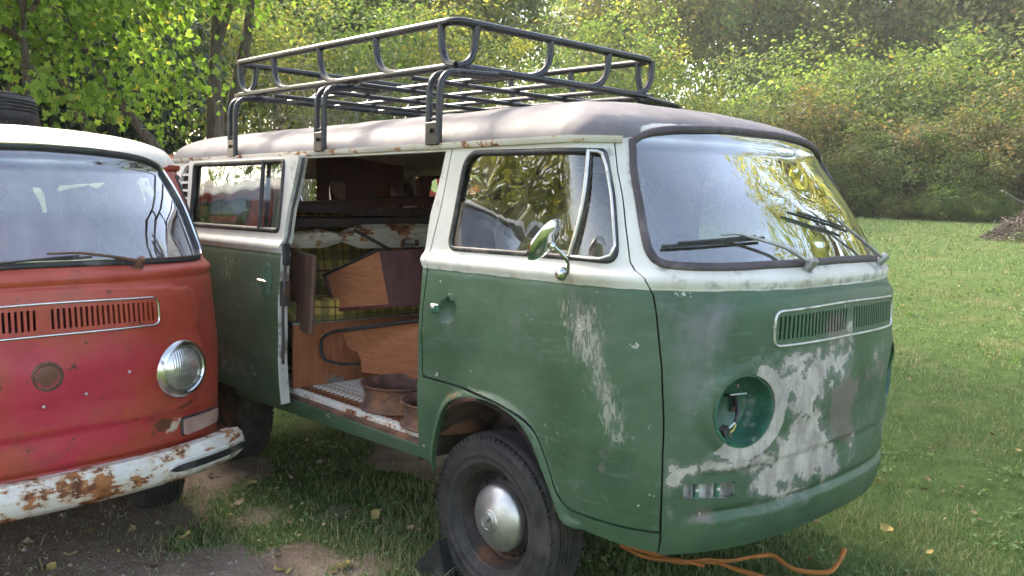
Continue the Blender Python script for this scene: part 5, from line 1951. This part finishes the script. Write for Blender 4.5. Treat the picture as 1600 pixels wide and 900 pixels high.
def build_loads(van):
    # ribbed load floor, bench and partitions belong to the van
    fl = MB()
    fl.box((-1.38, 0, .500), (1.92, 1.60, .03))
    fo = fl.build('load_floor', MAT['floor'], van, fix=False)
    xs = -.38
    rib = None
    for k in range(26):
        x = -.44 - k * .0415
        if rib is None:
            mb = MB()
            mb.add([(-.016, -.795, .515), (-.008, -.795, .523), (.008, -.795, .523), (.016, -.795, .515), (-.016, .795, .515), (-.008, .795, .523), (.008, .795, .523), (.016, .795, .515)],
                   [(0, 1, 5, 4), (1, 2, 6, 5), (2, 3, 7, 6), (0, 3, 2, 1), (4, 5, 6, 7)])
            rib = mb.build('floor_rib', MAT['floor'], fo)
            rib.location.x = x
        else:
            c = rib.copy()
            COL.objects.link(c)
            c.location.x = x
    bench = empty('rear_bench')
    bench.parent = van
    b = MB().box((-1.505, -.02, .68), (.018, 1.54, .322), None, .003).build('bench_front', MAT['wood'], bench)
    MB().box((-1.505, -.02, .848), (.026, 1.54, .014)).build('edge_strip', MAT['alu'], bench)
    for (y, zz) in ((-.745, .815), (-.62, .775), (-.56, .555)):
        MB().lathe([(.0, .006), (.008, .005), (.010, .0)], (-1.496, y, zz), (1, 0, 0), 12).build('screw', MAT['alu'], bench, fix=False)
    MB().box((-1.493, -.55, .535), (.006, .10, .022)).build('kick_bracket', MAT['alu'], bench)
    superbox(MB(), (-1.80, -.02, .905), (.66, 1.52, .125), None, .22, 32, 10).build('seat_cushion', MAT['plaid'], bench)
    superbox(MB(), (-2.10, -.02, 1.18), (.14, 1.52, .50), Matrix.Rotation(-.20, 3, 'Y'), .25, 32, 10).build('backrest', MAT['plaid'], bench)
    MB().box((-2.45, 0, .78), (.60, 1.5, .50)).build('engine_deck', MAT['inner'], bench)
    MB().box((-1.54, -.745, 1.02), (.34, .024, .40), Matrix.Rotation(.10, 3, 'Y'), .006).build('side_board', MAT['plankl'], bench)
    # maroon cabinet at the back with cut-outs
    cab = MB()
    ho1 = round_poly([(-2.98, 1.36), (-2.82, 1.36), (-2.82, 1.60), (-2.98, 1.60)], .05)
    ca = empty('wardrobe')
    ca.parent = van
    outer = [(.02, 1.20), (.70, 1.20), (.70, 1.72), (.02, 1.78)]
    holes = [round_poly([(.10, 1.40), (.24, 1.40), (.24, 1.60), (.10, 1.60)], .04), round_poly([(.48, 1.40), (.66, 1.40), (.66, 1.60), (.48, 1.60)], .08)]
    loops = [dens(outer, .05)] + [dens(h, .03) for h in holes]
    pts, ed = [], []
    for lp in loops:
        s = len(pts)
        pts += lp
        ed += [(s + i, s + (i + 1) % len(lp)) for i in range(len(lp))]
    v2, e2, f2, *_ = geometry.delaunay_2d_cdt([Vector(p) for p in pts], ed, [], 0, 1e-6)
    V2 = np.array([(p.x, p.y) for p in v2])
    F = np.array([f for f in f2 if len(f) == 3])
    C = V2[F].mean(1)
    ok = inside(C[:, 0], C[:, 1], loops[0]) & ~inside(C[:, 0], C[:, 1], loops[1]) & ~inside(C[:, 0], C[:, 1], loops[2])
    F = F[ok]
    n = len(V2)
    VV = np.concatenate([np.stack([np.full(n, -2.62), V2[:, 0], V2[:, 1]], 1), np.stack([np.full(n, -2.645), V2[:, 0], V2[:, 1]], 1)])
    mesh_np('cabinet_front', VV, np.concatenate([F, F[:, ::-1] + n]), [MAT['maroon']], ca, False)
    MB().box((-2.79, .61, 1.49), (.016, .20, .24), None, .004).build('inner_board', MAT['wood'], ca)

    # loose things lying in the van
    def thing(o, label, cat, group=None):
        return tag(o, label, cat, group)
    A, Bp, Cp, D = Vector((-1.61, -.55, 1.070)), Vector((-1.243, -.45, 1.223)), Vector((-1.152, -.45, .946)), Vector((-1.496, -.55, .896))
    w = Vector((.17, .34, .02))
    dr = empty('cabinet_box', D)
    def part(nm, mb, mat):
        mb.v = [tuple(Vector(p) - D) for p in mb.v]
        return mb.build(nm, mat, dr)
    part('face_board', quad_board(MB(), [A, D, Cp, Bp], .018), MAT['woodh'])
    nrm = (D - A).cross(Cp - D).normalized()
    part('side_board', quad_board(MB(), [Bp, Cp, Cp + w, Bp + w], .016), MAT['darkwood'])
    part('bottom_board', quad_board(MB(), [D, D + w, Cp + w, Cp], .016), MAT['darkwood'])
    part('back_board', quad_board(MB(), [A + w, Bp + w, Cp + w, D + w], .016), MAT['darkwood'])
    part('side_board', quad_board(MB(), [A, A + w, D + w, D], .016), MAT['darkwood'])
    part('edge_trim', MB().tube([A + Vector((0, -.004, .004)), Bp + Vector((0, -.004, .004))], .007, 6), MAT['rubber'])
    tag(dr, 'brown wood-veneer cabinet box lying tilted in the green van doorway', 'box')
    bd = empty('table_board', (-1.1, -.5, .62))
    o0 = Vector((1.1, .5, -.62))
    P = [(-1.45, -.535, .785), (-1.40, -.53, .715), (-1.30, -.535, .705), (-1.262, -.54, .66), (-1.246, -.55, .615), (-.80, -.43, .628), (-.80, -.43, .920)]
    mb = quad_board(MB(), P, .018)
    mb.v = [tuple(Vector(p) + o0) for p in mb.v]
    mb.build('board', MAT['woodh'], bd)
    mb = MB().tube(arc_path([(-.80, -.437, .926), (-1.10, -.51, .870), (-1.40, -.625, .808), (-1.470, -.645, .770), (-1.478, -.645, .70), (-1.450, -.640, .655), (-1.34, -.60, .645), (-1.25, -.562, .658)], .06, 6), .0085, 8)
    mb.v = [tuple(Vector(p) + o0) for p in mb.v]
    mb.build('edge_trim', MAT['rubber'], bd)
    tag(bd, 'wood-grain table board with loose black edge trim, lying over the rusty wheel', 'board')
    for i, (x, y, lab) in enumerate(((-.84, -.60, 'rusty bare steel wheel rim lying flat on the white van floor'), (-.47, -.64, 'rusty steel wheel rim half hidden behind the door pillar of the green van'))):
        r = MB()
        r.lathe([(.188, 0), (.192, .006), (.186, .014), (.176, .020), (.172, .045), (.168, .060), (.168, .082), (.174, .100), (.176, .125), (.188, .134), (.192, .142), (.186, .144), (.168, .126), (.150, .10), (.150, .06), (.11, .05), (.05, .052), (.03, .05)], (0, 0, 0), (0, 0, 1), 48)
        o = r.build('rusty_steel_wheel', MAT['rust'], None, fix=False)
        o.location = (x, y, .524)
        o.scale = (1, 1, .82 if i == 0 else .75)
        tag(o, lab, 'wheel', 'rusty wheel rims on the van floor')
    # rusty white sheet-metal panel across the bench
    sh = empty('metal_panel', (-1.70, -.2, 1.25))
    rings = []
    for t in np.linspace(0, 1, 26):
        y = -.74 + 1.35 * t
        w0 = .065 + .05 * min(1, t * 3) - .02 * math.exp(-((t - .24) / .05) ** 2) * 3
        zc = 1.262 + .02 * math.sin(t * 3)
        rings.append([Vector((-1.645 + .03 * t, y, zc - w0 * .6)) , Vector((-1.630 + .03 * t, y, zc - w0 * .2)), Vector((-1.640 + .03 * t, y, zc + w0 * .35)), Vector((-1.68 + .03 * t, y, zc + w0 * .55)), Vector((-1.70 + .03 * t, y, zc + w0 * .5)), Vector((-1.67 + .03 * t, y, zc - w0 * .6))])
    mb = MB().sweep(rings)
    mb.v = [tuple(Vector(p) + Vector((1.70, .2, -1.25))) for p in mb.v]
    mb.build('panel', MAT['sheet'], sh, sharp=40)
    mb = MB().tube([(.07, .18, -.01), (.07, .25, -.01)], .020, 14)
    mb.build('lamp_socket', MAT['alu'], sh)
    MB().tube([(.072, .16, -.01), (.072, .18, -.01)], .023, 14).build('rusty_collar', MAT['rust'], sh)
    MB().tube([(.072, .25, -.01), (.072, .275, -.01)], .023, 14).build('rusty_collar', MAT['rust'], sh)
    MB().box((.085, -.02, -.0), (.014, .30, .016), Matrix.Rotation(-.45, 3, 'X')).build('stick', MAT['plank'], sh)
    tag(sh, 'long white sheet-metal panel with rust patches lying across the plaid bench', 'metal panel')
    for i, (z0, x, a, mt, lab) in enumerate(((1.36, -1.84, .02, 'plank', 'dark stained plank, lowest of the planks stacked above the white metal panel'), (1.415, -1.88, -.03, 'plank', 'dark stained plank in the middle of the stack above the white metal panel'), (1.462, -1.96, .055, 'darkwood', 'reddish dark board on top of the plank stack in the green van'))):
        mb = MB()
        rng = random.Random(i)
        rg = []
        for t in np.linspace(0, 1, 9):
            y = -.76 + 1.45 * t
            dz = a * (t - .5) * 1.2 + rng.uniform(-.008, .008)
            rg.append([Vector((x - .10, y, z0 + dz - .02)), Vector((x + .12, y, z0 + dz - .026)), Vector((x + .13, y, z0 + dz + .020)), Vector((x - .10, y, z0 + dz + .026))])
        o = mb.sweep(rg, smooth=False).build('plank', MAT[mt], None)
        tag(o, lab, 'plank', 'planks stacked in the green van')


MAT['wtrim'] = simple('white_trim', (.62, .60, .55), .4, var=.15, scale=12, dirt=(.25, .15, .08), dirt_amt=.3)


def build_small(red):
    # bumper of the red van follows the nose
    bump = empty('front_bumper')
    bump.parent = red
    ss = np.concatenate([np.linspace(-.865, -.78, 10), np.linspace(-.76, .76, 46), np.linspace(.78, .865, 10)])
    P0 = surf(ss, np.full(len(ss), .56))
    N0 = normals(surf, ss, np.full(len(ss), .56))
    N0[:, 2] = 0
    N0 /= np.linalg.norm(N0, axis=1, keepdims=True)
    prof = [(.015, .000), (.075, .004), (.098, -.022), (.106, -.060), (.100, -.100), (.070, -.128), (.015, -.132)]
    rings = []
    P0[:, 0] += .052 * np.clip((np.abs(ss) - .42) / .43, 0, 1) ** 2
    for s, p, n_ in zip(ss, P0, N0):
        e = max(0, abs(s) - .80) / .085
        rings.append([Vector(p + n_ * a * (1 - .22 * e * e)) + Vector((0, 0, -.045 - .064 + (b + .064) * (1 - .30 * e * e))) for a, b in prof])
    MB().sweep(rings).build('bumper_bar', MAT['bumper'], bump, sharp=50)
    for side in (1, -1):
        sel = np.linspace(.40, .82, 26) * side
        P1, N1 = surf(sel, np.full(26, .56)), normals(surf, sel, np.full(26, .56))
        P1[:, 0] += .052 * np.clip((np.abs(sel) - .42) / .43, 0, 1) ** 2
        N1[:, 2] = 0
        N1 /= np.linalg.norm(N1, axis=1, keepdims=True)
        for nm, mt, h, o, cut in (('trim_strip', 'wtrim', .034, .110, 0), ('rubber_strip', 'rubber', .017, .117, .02)):
            rg = []
            for k, (p, n_) in enumerate(zip(P1, N1)):
                t = k / 25
                hh = h * min(1, math.sqrt(max(.02, min(t, 1 - t) * 9)))
                e = max(0, abs(sel[k]) - .86) / .12
                f = 1 - .25 * e
                rg.append([Vector(p + n_ * (o - .020) * f) + Vector((0, 0, -.045 - .068 - hh)), Vector(p + n_ * o * f) + Vector((0, 0, -.045 - .068 - hh * .8)), Vector(p + n_ * (o + .002) * f) + Vector((0, 0, -.045 - .068 + hh * .8)), Vector(p + n_ * (o - .016) * f) + Vector((0, 0, -.045 - .068 + hh))])
            MB().sweep(rg).build(nm, MAT[mt], bump, sharp=50)
    # rusty hole where the emblem was
    x0 = float(surf(0., .885)[0])
    MB().lathe([(.058, -.004), (.056, .006), (.047, .009), (.040, .002), (.022, .0), (.016, -.006), (.0, -.006)], (x0 + .006, 0, .885), (1, 0, 0), 30).build('emblem_hole', MAT['rust'], red, fix=False)
    for (y, zz) in ((.13, .80), (-.02, .775), (.30, .86)):
        xx = float(surf(-y, zz)[0])
        MB().lathe([(.0, .006), (.005, .005), (.007, 0)], (xx + .010, y, zz), (1, 0, 0), 10).build('rivet', MAT['alu'], red, fix=False)
    # spare tyre lying on its roof
    tyre = empty('spare_tyre')
    make_tyre(tyre, R=.315, W=.165, rin=.19, axis=(0, 0, 1))
    return tyre


def build_ground_things():
    # wheel chock behind the front wheel
    ch = MB()
    ch.add([(-.16, -.09, 0), (.10, -.09, 0), (.10, .09, 0), (-.16, .09, 0), (-.15, -.085, .05), (.03, -.085, .19), (.03, .085, .19), (-.15, .085, .05), (.085, -.085, .045), (.085, .085, .045)],
           [(0, 3, 2, 1), (0, 1, 8, 5, 4), (3, 7, 6, 9, 2), (0, 4, 7, 3), (4, 5, 6, 7), (5, 8, 9, 6), (1, 2, 9, 8)])
    o = ch.build('wheel_chock', MAT['rubber'], None)
    o.location = (-.275, -.78, GZ)
    o.scale = (.75, .8, 1.0)
    o.rotation_euler = (0, 0, .12)
    tag(o, 'black wedge chock pushed against the back of the green van front wheel', 'chock')
    # orange tow rope
    g = NT('orange_webbing')
    w = g.n.new('ShaderNodeTexWave')
    g.l.new(g.co((60, 60, 60)), w.inputs[0])
    w.inputs['Scale'].default_value = 1.0
    c = g.mix(g.ramp(w.outputs[0], .35, .65), (.38, .13, .03), (.56, .24, .07))
    c = g.mix(g.math('MULTIPLY', g.ramp(g.noise(g.co(), 20, 5), .5, .7), .5), c, (.22, .11, .05))
    rope_m = g.done(g.bsdf(c, .8, 0, g.bump(w.outputs[0], .5, .004), .2))
    rope = empty('tow_rope', (.5, .1, GZ))
    def strand(pts, nm):
        P = smooth_open(pts, 60)
        rg = []
        for i, p in enumerate(P):
            t = (P[min(i + 1, len(P) - 1)] - P[max(i - 1, 0)]).normalized()
            sd_ = Vector((0, 0, 1)).cross(t).normalized()
            q = p - Vector((.5, .1, GZ))
            tw = math.sin(i * .23) * .5
            a, b = sd_ * math.cos(tw) + Vector((0, 0, 1)) * math.sin(tw), Vector((0, 0, 1)) * math.cos(tw) - sd_ * math.sin(tw)
            rg.append([q + a * .007 + b * .007, q - a * .007 + b * .007, q - a * .010, q - a * .007 - b * .007, q + a * .007 - b * .007, q + a * .010])
        MB().sweep(rg).build(nm, rope_m, rope, sharp=60)
    zz = GZ + .045
    strand([(.10, -.12, zz + .05), (.20, -.03, zz + .01), (.315, .004, zz), (.393, .076, zz + .015), (.45, .182, zz), (.522, .265, zz + .02), (.57, .33, zz + .02), (.673, .314, zz), (.777, .387, zz), (.785, .47, zz + .015), (.775, .55, zz + .05), (.75, .58, zz + .03)], 'rope')
    strand([(.36, .04, zz + .01), (.433, .095, zz + .012), (.555, .112, zz + .01), (.72, .16, zz), (.95, .20, zz)], 'rope_end')
    strand([(.08, -.10, zz + .03), (.19, -.05, zz - .005), (.33, .0, zz + .012), (.42, .04, zz + .01)], 'rope_end')
    tag(rope, 'orange webbing tow rope trailing on the grass under the green van nose', 'rope')
    # brush pile
    x, y = at_px(1606, 30.0)
    pile = empty('brush_pile', (x, y, float(terrain(x, y))))
    rng = np.random.default_rng(9)
    mb, mb2 = MB(), MB()
    for k in range(420):
        a = rng.uniform(0, 6.28)
        r = 1.15 * math.sqrt(rng.uniform(0, 1))
        h = max(.02, 1.15 * (1 - (r / 1.2) ** 1.2)) * rng.uniform(.3, 1.05)
        d = Vector((math.cos(a + rng.normal(0, .7)), math.sin(a + rng.normal(0, .7)), rng.normal(-.35, .3))).normalized()
        L = rng.uniform(.35, .95)
        p = Vector((r * math.cos(a) * 1.1, r * math.sin(a), h))
        q0, q1 = p - d * L / 2, p + d * L / 2
        q0.z, q1.z = max(.0, q0.z), max(.0, q1.z)
        rr = rng.uniform(.006, .018)
        (mb if k % 3 else mb2).tube([q0, (q0 + q1) / 2 + Vector(rng.normal(0, .03, 3)), q1], [rr, rr * .85, rr * .5], 5)
    vr = Vector((math.sin(YAW), -math.cos(YAW), 0))
    mb2.tube(arc_path([vr * -.95 + Vector((0, 0, 1.50)), vr * -.45 + Vector((0, 0, 1.22)), vr * .0 + Vector((0, 0, 1.05)), vr * 1.0 + Vector((0, 0, .85))], .2), [.018] * 8 + [.034] * 20 if False else .024, 7)
    mb2.tube([vr * .08 + Vector((0, 0, .5)), vr * .02 + Vector((0, 0, .98))], [.014, .006], 5)
    tag(mb.build('twigs', bark_mat('brush_bark', (.060, .046, .042), (.150, .115, .10)), pile, fix=False), kind='stuff')
    tag(mb2.build('branches', bark_mat('pale_brush_bark', (.13, .11, .10), (.28, .245, .225)), pile, fix=False), kind='stuff')
    tag(pile, 'heap of cut grey branches and twigs at the right edge of the lawn', 'brush pile')
    # fallen leaves
    fl = []
    for nm, cols in (('yellow_fallen_leaf', ((.30, .23, .075), (.46, .37, .14))), ('tan_fallen_leaf', ((.26, .18, .10), (.42, .32, .20))), ('brown_fallen_leaf', ((.12, .06, .035), (.22, .12, .06)))):
        g = NT(nm)
        c = g.mix(g.ramp(g.noise(g.co(), 30, 5), .3, .7), cols[0], cols[1])
        fl.append(g.done(g.bsdf(c, .7, 0, None, .25)))
    shapes = []
    for k in range(4):
        rng = random.Random(k)
        mb = MB()
        n = 9
        top, bot = [], []
        for i in range(n):
            t = i / (n - 1)
            wdt = .36 * math.sin(math.pi * t) ** .75 * (1 + .18 * math.sin(t * 17 + k)) + .01
            curl = .22 * (t - .5) ** 2 * (1 + k * .4) + .04 * math.sin(t * 6 + k)
            top.append([Vector((t - .5, -wdt, curl + .12 + .05 * k)), Vector((t - .5, -wdt * .5, curl + .05)), Vector((t - .5, 0, curl)), Vector((t - .5, wdt * .5, curl + .05)), Vector((t - .5, wdt, curl + .14))])
        mb.sweep(top, False, False, True, False)
        mb.tube([(-.5, 0, .06), (-.72, .03, .12)], .012, 4)
        shapes.append(mb)
    meshes, got = {}, []
    rng = np.random.default_rng(77)
    pix = [(585, 820, .075, 0), (536, 888, .10, 0), (520, 893, .06, 0), (437, 892, .05, 0), (452, 893, .05, 0), (433, 868, .05, 1), (455, 760, .045, 1), (395, 768, .05, 0), (375, 800, .07, 1), (290, 855, .06, 0), (208, 832, .07, 1), (43, 855, .07, 1), (140, 832, .05, 0),
           (640, 842, .05, 1), (655, 845, .045, 1), (590, 815, .05, 1), (560, 815, .05, 2), (480, 700, .05, 0), (500, 735, .05, 1), (1385, 842, .085, 0), (1270, 830, .09, 1), (1370, 765, .06, 0), (1452, 712, .055, 1), (1590, 715, .05, 0), (1448, 762, .06, 1), (1445, 778, .05, 2),
           (1520, 815, .05, 1), (1452, 880, .05, 0), (1400, 655, .05, 1), (1500, 775, .05, 1), (1535, 545, .05, 0), (1560, 555, .06, 0), (1570, 540, .06, 0), (1545, 560, .06, 0), (1490, 470, .06, 1), (1432, 402, .08, 0), (1590, 500, .06, 1), (1265, 890, .05, 2), (1420, 600, .045, 1),
           (1500, 640, .05, 0), (1580, 620, .05, 1), (1440, 520, .05, 0), (1550, 690, .05, 2), (340, 770, .05, 1), (330, 745, .06, 1), (415, 745, .05, 2), (360, 820, .045, 0), (250, 780, .05, 1), (185, 800, .05, 2), (110, 870, .06, 1), (80, 890, .05, 0), (240, 888, .06, 2)]
    for (px, py, sz, k) in pix:
        d = (fw + r2 * ((px - 800) / FPX) - u2 * ((py - 450) / FPX)).normalized()
        t = 1.0
        for _ in range(60):
            p = Vector(CAMP) + d * t
            t += max(.01, (p.z - float(terrain(p.x, p.y))) * .8 / max(.05, -d.z + .02)) if p.z > float(terrain(p.x, p.y)) else -.01
            if t > 70:
                break
        p = Vector(CAMP) + d * t
        if t > 60:
            continue
        sh = int(rng.integers(0, 4))
        key = (sh, k)
        o = None
        if key not in meshes:
            o = shapes[sh].build('fallen_leaf', fl[k], None, fix=False)
            meshes[key] = o.data
            shapes_m = o
        else:
            o = bpy.data.objects.new('fallen_leaf', meshes[key])
            COL.objects.link(o)
        far = (p - Vector(CAMP)).length
        lift = .045 if float(dirt_amount(p.x, p.y)) < .5 else .004
        o.location = (p.x, p.y, float(terrain(p.x, p.y)) + lift)
        s = sz * rng.uniform(.75, 1.1) * .92
        o.scale = (s, s, s)
        o.rotation_euler = (rng.normal(0, .25), rng.normal(0, .25), rng.uniform(0, 6.28))
        place = 0 if px < 480 else (1 if px < 760 else (2 if py > 700 else 3))
        got.append((px + py * .001, k * 4 + place, o))
    ordinal_labels(got, ['{} ' + c_ + ' fallen leaf from the left ' + p_ for c_ in ('yellow', 'tan', 'brown') for p_ in ('on the ground in front of the red van', 'on the grass beside the green van front wheel', 'on the near lawn by the green van nose', 'far out on the lawn')], 'leaf', 'fallen leaves on the ground')


def smooth_open(pts, n):
    P = [Vector(p) for p in pts]
    P = [P[0] * 2 - P[1]] + P + [P[-1] * 2 - P[-2]]
    out = []
    seg = len(P) - 3
    for i in range(seg):
        p0, p1, p2, p3 = P[i:i + 4]
        k = max(2, n // seg)
        for j in range(k):
            t = j / k
            out.append(((p1 * 2) + (p2 - p0) * t + (p0 * 2 - p1 * 5 + p2 * 4 - p3) * t * t + (p1 * 3 - p0 - p2 * 3 + p3) * t ** 3) * .5)
    out.append(P[-2])
    return out


def build_veil():  # volume added to imitate the lens-flare veil over the far wood
    g = NT('thin_veil')
    pv = g.n.new('ShaderNodeVolumePrincipled')
    pv.inputs['Color'].default_value = (.97, .97, .95, 1)
    pv.inputs['Density'].default_value = .0007
    pv.inputs['Anisotropy'].default_value = .3
    g.l.new(pv.outputs[0], g.out.inputs['Volume'])
    o = MB().box((0, 0, 14.5), (1900, 1900, 33)).build('veil', g.m, None)
    tag(o, 'thin pale lens-flare haze hanging over the lawn and the wood', 'veil', kind='stuff')


def build_pebbles():
    rng = np.random.default_rng(17)
    x, y = rng.uniform(-3.6, .3, 4200), rng.uniform(-3.6, -.6, 4200)
    m = dirt_amount(x, y) > .45
    x, y = x[m], y[m]
    n = len(x)
    T = np.array([(1, 0, 0), (0, 1, 0), (-1, 0, 0), (0, -1, 0), (0, 0, .8), (0, 0, -.5)], float)
    F = np.array([(0, 1, 4), (1, 2, 4), (2, 3, 4), (3, 0, 4), (1, 0, 5), (2, 1, 5), (3, 2, 5), (0, 3, 5)])
    sz = rng.uniform(.003, .010, n) * np.where(rng.uniform(0, 1, n) < .05, 2.0, 1)
    V = T[None] * (sz[:, None] * rng.uniform(.6, 1.3, (n, 6)))[..., None] + np.stack([x, y, terrain(x, y) + .001], 1)[:, None]
    FF = (np.arange(n)[:, None, None] * 6 + F[None]).reshape(-1, 3)
    o = mesh_np('soil_crumbs', V.reshape(-1, 3), FF, [simple('soil_crumb', (.30, .235, .185), .95, var=.45, scale=25)], None, False)
    tag(o, 'crumbs of earth and grit on the bare soil by the red van', 'soil', kind='stuff')


# ------------------------------------------------------------------ assemble
build_ground()
green = build_van('camper_van', (0, 0, 0), (0, 0, 0), 'green')
tag(green, 'green and white camper van with bare primer patches and its side door slid open', 'van')
RED_LOC, RED_ROT = (-2.088, -2.022, -.1056), (rad(.75), rad(-1.19), .0165)
red = build_van('camper_van', RED_LOC, RED_ROT, 'red')
tag(red, 'faded red van with white roof and rusty white bumper at the left edge', 'van')
far = build_van('camper_van', (-6.4, .95, 0.02), (0, 0, .02), 'far')
tag(far, 'dull red van seen only as a roof behind the other two vans', 'van')
build_rack()
build_loads(green)
tyre = build_small(red)
tyre.location = (-2.60, -1.96, 1.868)
tyre.rotation_euler = (rad(2), rad(-2), 0)
tag(tyre, 'black spare tyre lying flat on the red van roof', 'tyre')
build_trees()
build_ground_things()
build_grass()
build_weeds()
build_pebbles()
build_veil()
